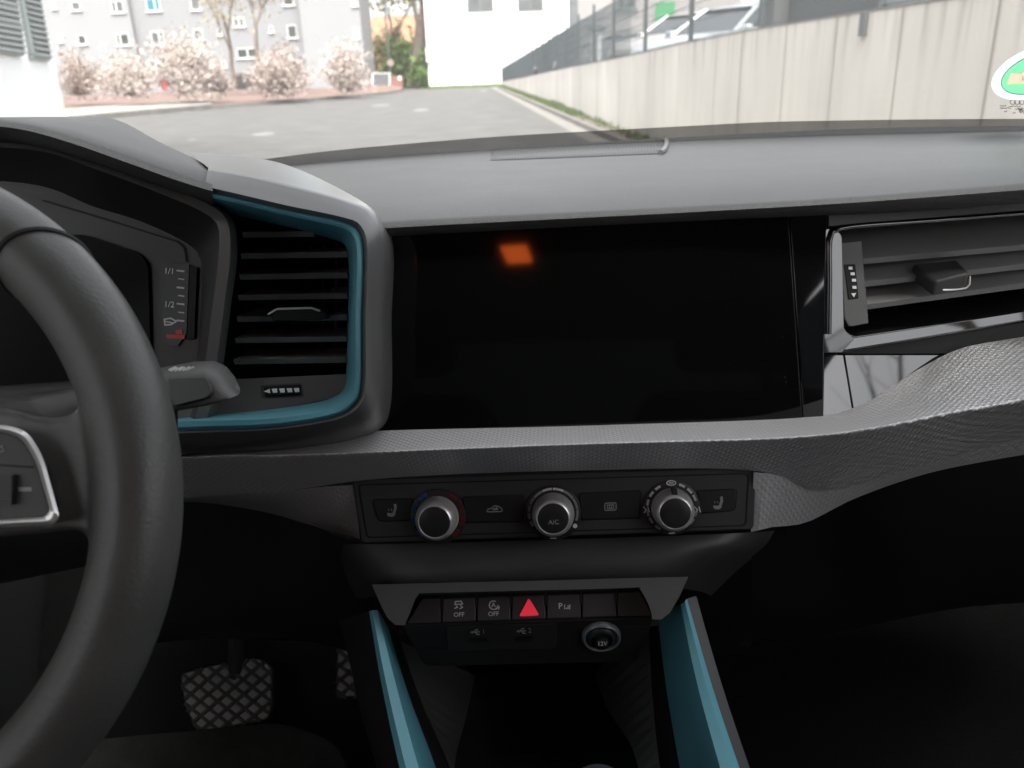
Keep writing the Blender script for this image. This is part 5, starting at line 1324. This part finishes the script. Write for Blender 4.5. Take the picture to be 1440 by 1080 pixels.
def shrub(name, label, x, ybase, wpx, hpx, Y, m, seed, n=1500, twigs=40, tm='twig', ls=.08):
    b = U(x, ybase, Y); k = Y / F * 1.05
    R, H = wpx * k / 2 * .8, hpx * k * .84
    th = thing(name, label, 'shrub', tuple(b), 'blossoming shrubs in front of the apartment block')
    r = random.Random(seed); mb = MB(); tips = []
    for i in range(twigs):
        a = r.uniform(0, 2 * PI); e = r.uniform(.15, 1.12)
        d = V((math.cos(a) * e * R, math.sin(a) * e * R, H * r.uniform(.35, 1.08) * math.sqrt(max(.15, 1 - e * e * .75))))
        pts = [b + V((math.cos(a), math.sin(a), 0)) * .12]
        for t in (.35, .7, 1): pts.append(b + V((d.x * t ** .8, d.y * t ** .8, d.z * t)) + V((r.gauss(0, .08), r.gauss(0, .08), r.gauss(0, .05))))
        mb.tube(pts, [.035, .026, .018, .006], 4); tips += [(pts[2], .7), (pts[3], 1), (pts[1], .3)]
    mb.build('stem', M[tm], th, smooth=0)
    L = Leaves(seed + 9)
    for i in range(int(n * 2.6)):
        q, wgt = r.choice(tips)
        if r.random() > wgt: continue
        s = R * .20; L.leaf(q + V((r.gauss(0, s), r.gauss(0, s), r.gauss(0, s * .8))), ls)
    L.mb.build('crown', M[m], th, smooth=0)
    return th
shrub('blossom_shrub', 'brownish half open blossom shrub next to the louvred building', 112, 133, 84, 56, 40, 'bloom2', 21, 1500, 60)
shrub('blossom_shrub', 'loose pale shrub with dark stems between the brown shrub and the tallest one', 182, 135, 96, 64, 38, 'bloom', 22, 2000, 56)
shrub('blossom_shrub', 'tallest and widest cream blossom shrub of the row', 264, 131, 104, 82, 40, 'bloom', 23, 4200, 66)
shrub('blossom_shrub', 'low pale shrub spreading at the right foot of the tallest one', 305, 130, 46, 40, 41, 'bloom', 28, 900, 26)
shrub('blossom_shrub', 'shrub with a reddish brown top standing before the grey entrance', 397, 131, 82, 66, 42, 'bloom2', 24, 2200, 60)
shrub('blossom_shrub', 'small white sprays around the reddish brown shrub', 400, 131, 84, 50, 41.5, 'bloom', 29, 700, 30)
shrub('blossom_shrub', 'round pink blossom shrub at the right end of the row', 488, 128, 74, 64, 46, 'bloom', 25, 2900, 55)
tree('bare_tree', 'slender tree with few yellow buds, left one before the apartment block', U(331, 121, 52), 15, .15, 41, 'bud', 4200, .10, .5, 4, (-.03, 0), 'budding trees before the block', firsts=.26, low=3, spread=.8)
tree('bare_tree', 'forked tree with yellow buds rising right of the grey entrance', U(366, 121, 50), 15, .17, 42, 'bud', 6500, .10, .6, 5, (.01, 0), 'budding trees before the block', firsts=.22, low=4, spread=.8)
tree('ivy_tree', 'thick trunked tree leaning beside the white building with sparse yellow green leaves', U(583, 122, 74), 18, .75, 43, 'bud', 1600, .26, .8, 5, (0, 0), None, firsts=.30)
tree('slim_tree', 'thin upright tree behind the sign pole with yellowish leaves', U(560, 122, 84), 16, .3, 45, 'bud', 1500, .28, .9, 4, (0, 0))
def bush(name, label, px, Y, R, H, m, seed, n, ls):
    b = U(*px, Y); th = thing(name, label, 'bush', tuple(b)); r = random.Random(seed); L = Leaves(seed); mb = MB(); tips = []
    for i in range(26):
        a = r.uniform(0, 2 * PI); e = r.random() ** .5
        q = b + V((math.cos(a) * R * e, math.sin(a) * R * e * .6, H * r.uniform(.3, 1) * math.sqrt(1.05 - e * e))); mb.tube([b, b.lerp(q, .5) + V((0, 0, .1)), q], [.05, .03, .01], 4); tips.append(q)
    mb.build('stem', M['twig'], th, smooth=0)
    for i in range(n):
        q = r.choice(tips).lerp(b, r.random() ** 2 * .8); L.leaf(q + V((r.gauss(0, R * .18), r.gauss(0, R * .15), r.gauss(0, H * .1))), ls)
    L.mb.build('crown', M[m], th, smooth=0); return th
bush('green_bush', 'tall green bush left of the thick trunk', (575, 124), 76, 2.0, 4.2, 'leafgreen', 51, 2600, .3)
bush('green_bush', 'dark green bush against the corner of the white building', (600, 124), 71, 1.3, 3.4, 'leafgreen', 52, 1800, .26)
bush('green_bush', 'yellow green bush behind the gate', (548, 122), 86, 3.2, 5.5, 'bud', 53, 2200, .34)
# brick garden wall, gate and sign pole
BP = vplane(545, 64, .05)
bw = thing('brick_wall', 'low red brick garden wall with pier beside the green bush', 'wall', tuple(BP(545, 124)))
px_slab(MB(), [(508, 127), (548, 127), (548, 120), (508, 120)], BP, .25).build('wall_run', M['brick'], bw, smooth=0)
px_slab(MB(), [(551, 128), (566, 128), (566, 107), (551, 107)], BP, .5, .2).build('pier', M['brick'], bw, smooth=0)
px_slab(MB(), ell(562, 110, 2.6, 3.4, 0, 14), BP, .04, .26).build('house_plate', M['white'], bw, smooth=0)
gt = thing('garden_gate', 'grey panel gate on the brick wall right of the round blossom shrub', 'gate', tuple(BP(537, 118)))
px_slab(MB(), [(524, 119.5), (548, 119.5), (548, 103), (524, 103)], BP, .06, -.1).build('gate_panel', M['galv'], gt, smooth=0)
mb = MB(); px_stroke(mb, [(524, 119.5), (524, 102)], BP, 1.6, .02); px_stroke(mb, [(548, 119.5), (548, 102)], BP, 1.6, .02); px_stroke(mb, [(524, 103), (548, 103)], BP, 1.2, .02)
mb.build('gate_frame', M['whitepaint'], gt, smooth=0)
p = G(550.5, 126.5)
sp_ = thing('sign_pole', 'slim grey pole with a small round sign before the garden wall', 'sign pole', tuple(p))
MB().tube([p, p + V((0, 0, 7.5))], .07, 8).build('pole', M['galv'], sp_)
q = ray(549, 88); q = CAM + q * (p.y / q.y)
MB().lathe(q, (0, -1, 0), [(.0001, .10), (.26, .10), (.26, .06), (.0001, .06)], 18).build('sign_plate', M['bloom2'], sp_)
bt = tree('bare_tree', 'unseen bare branching tree added behind the wall, mirrored as dark lines in the glossy trim corner', V((5.2, -4.6, .6)), 9, .16, 61, 'bud', 0, .1, .3, 4, (-.05, .1), None, firsts=.25, spread=.8)  # out of view, added only for its branches' reflection in the gloss corner
bpy.data.objects.remove([c for c in bt.children if c.name.startswith('crown')][0])
# small things in the bed
q = U(233, 127, 38); rb = MB().lathe(q, (0, 0, 1), [(.0001, 0), (.14, 0), (.19, .42), (.21, .44), (.18, .44), (.14, .06)], 14).build('red_bucket', M['sticker_pink'], None); tag(rb, 'small red bucket standing among the blossom shrubs', 'bucket')
q = U(303, 137, 36); st_ = MB().lathe(q - V((0, 0, .1)), (0, 0, 1), [(.22, 0), (.22, .28), (.2, .31), (.0001, .32)], 12).build('tree_stump', M['wood'], None); tag(st_, 'short brown stump in the bed below the tallest shrub', 'stump')


# ================================================================== SKY AND LIGHT
w = bpy.data.worlds.new('World'); scene.world = w; w.use_nodes = True
nt = w.node_tree; bg = nt.nodes['Background']
sky = nt.nodes.new('ShaderNodeTexSky'); sky.sky_type = 'NISHITA'; sky.sun_disc = False
SUN_EL, SUN_AZ = rad(60), rad(172)
sky.sun_elevation = SUN_EL; sky.sun_rotation = SUN_AZ; sky.air_density = 1.0; sky.dust_density = 4.0; sky.ozone_density = 1.0
hsv = nt.nodes.new('ShaderNodeHueSaturation'); hsv.inputs['Saturation'].default_value = .18
nt.links.new(sky.outputs[0], hsv.inputs['Color']); nt.links.new(hsv.outputs[0], bg.inputs['Color'])
bg.inputs['Strength'].default_value = .15
sl = bpy.data.lights.new('sun', 'SUN'); sl.energy = 1.2; sl.angle = rad(30); sl.color = (1, .97, .93)
so = bpy.data.objects.new('sun', sl); COL.objects.link(so)
so.rotation_euler = Euler((PI / 2 - SUN_EL, 0, PI - SUN_AZ), 'XYZ')
scene.view_settings.view_transform = 'Standard'; scene.view_settings.look = 'None'
scene.view_settings.exposure = 2.1; scene.view_settings.gamma = 1
scene.cycles.max_bounces = 8; scene.cycles.transparent_max_bounces = 12; scene.cycles.diffuse_bounces = 5
scene.cycles.use_denoising = True
scene.cycles.sample_clamp_indirect = 6
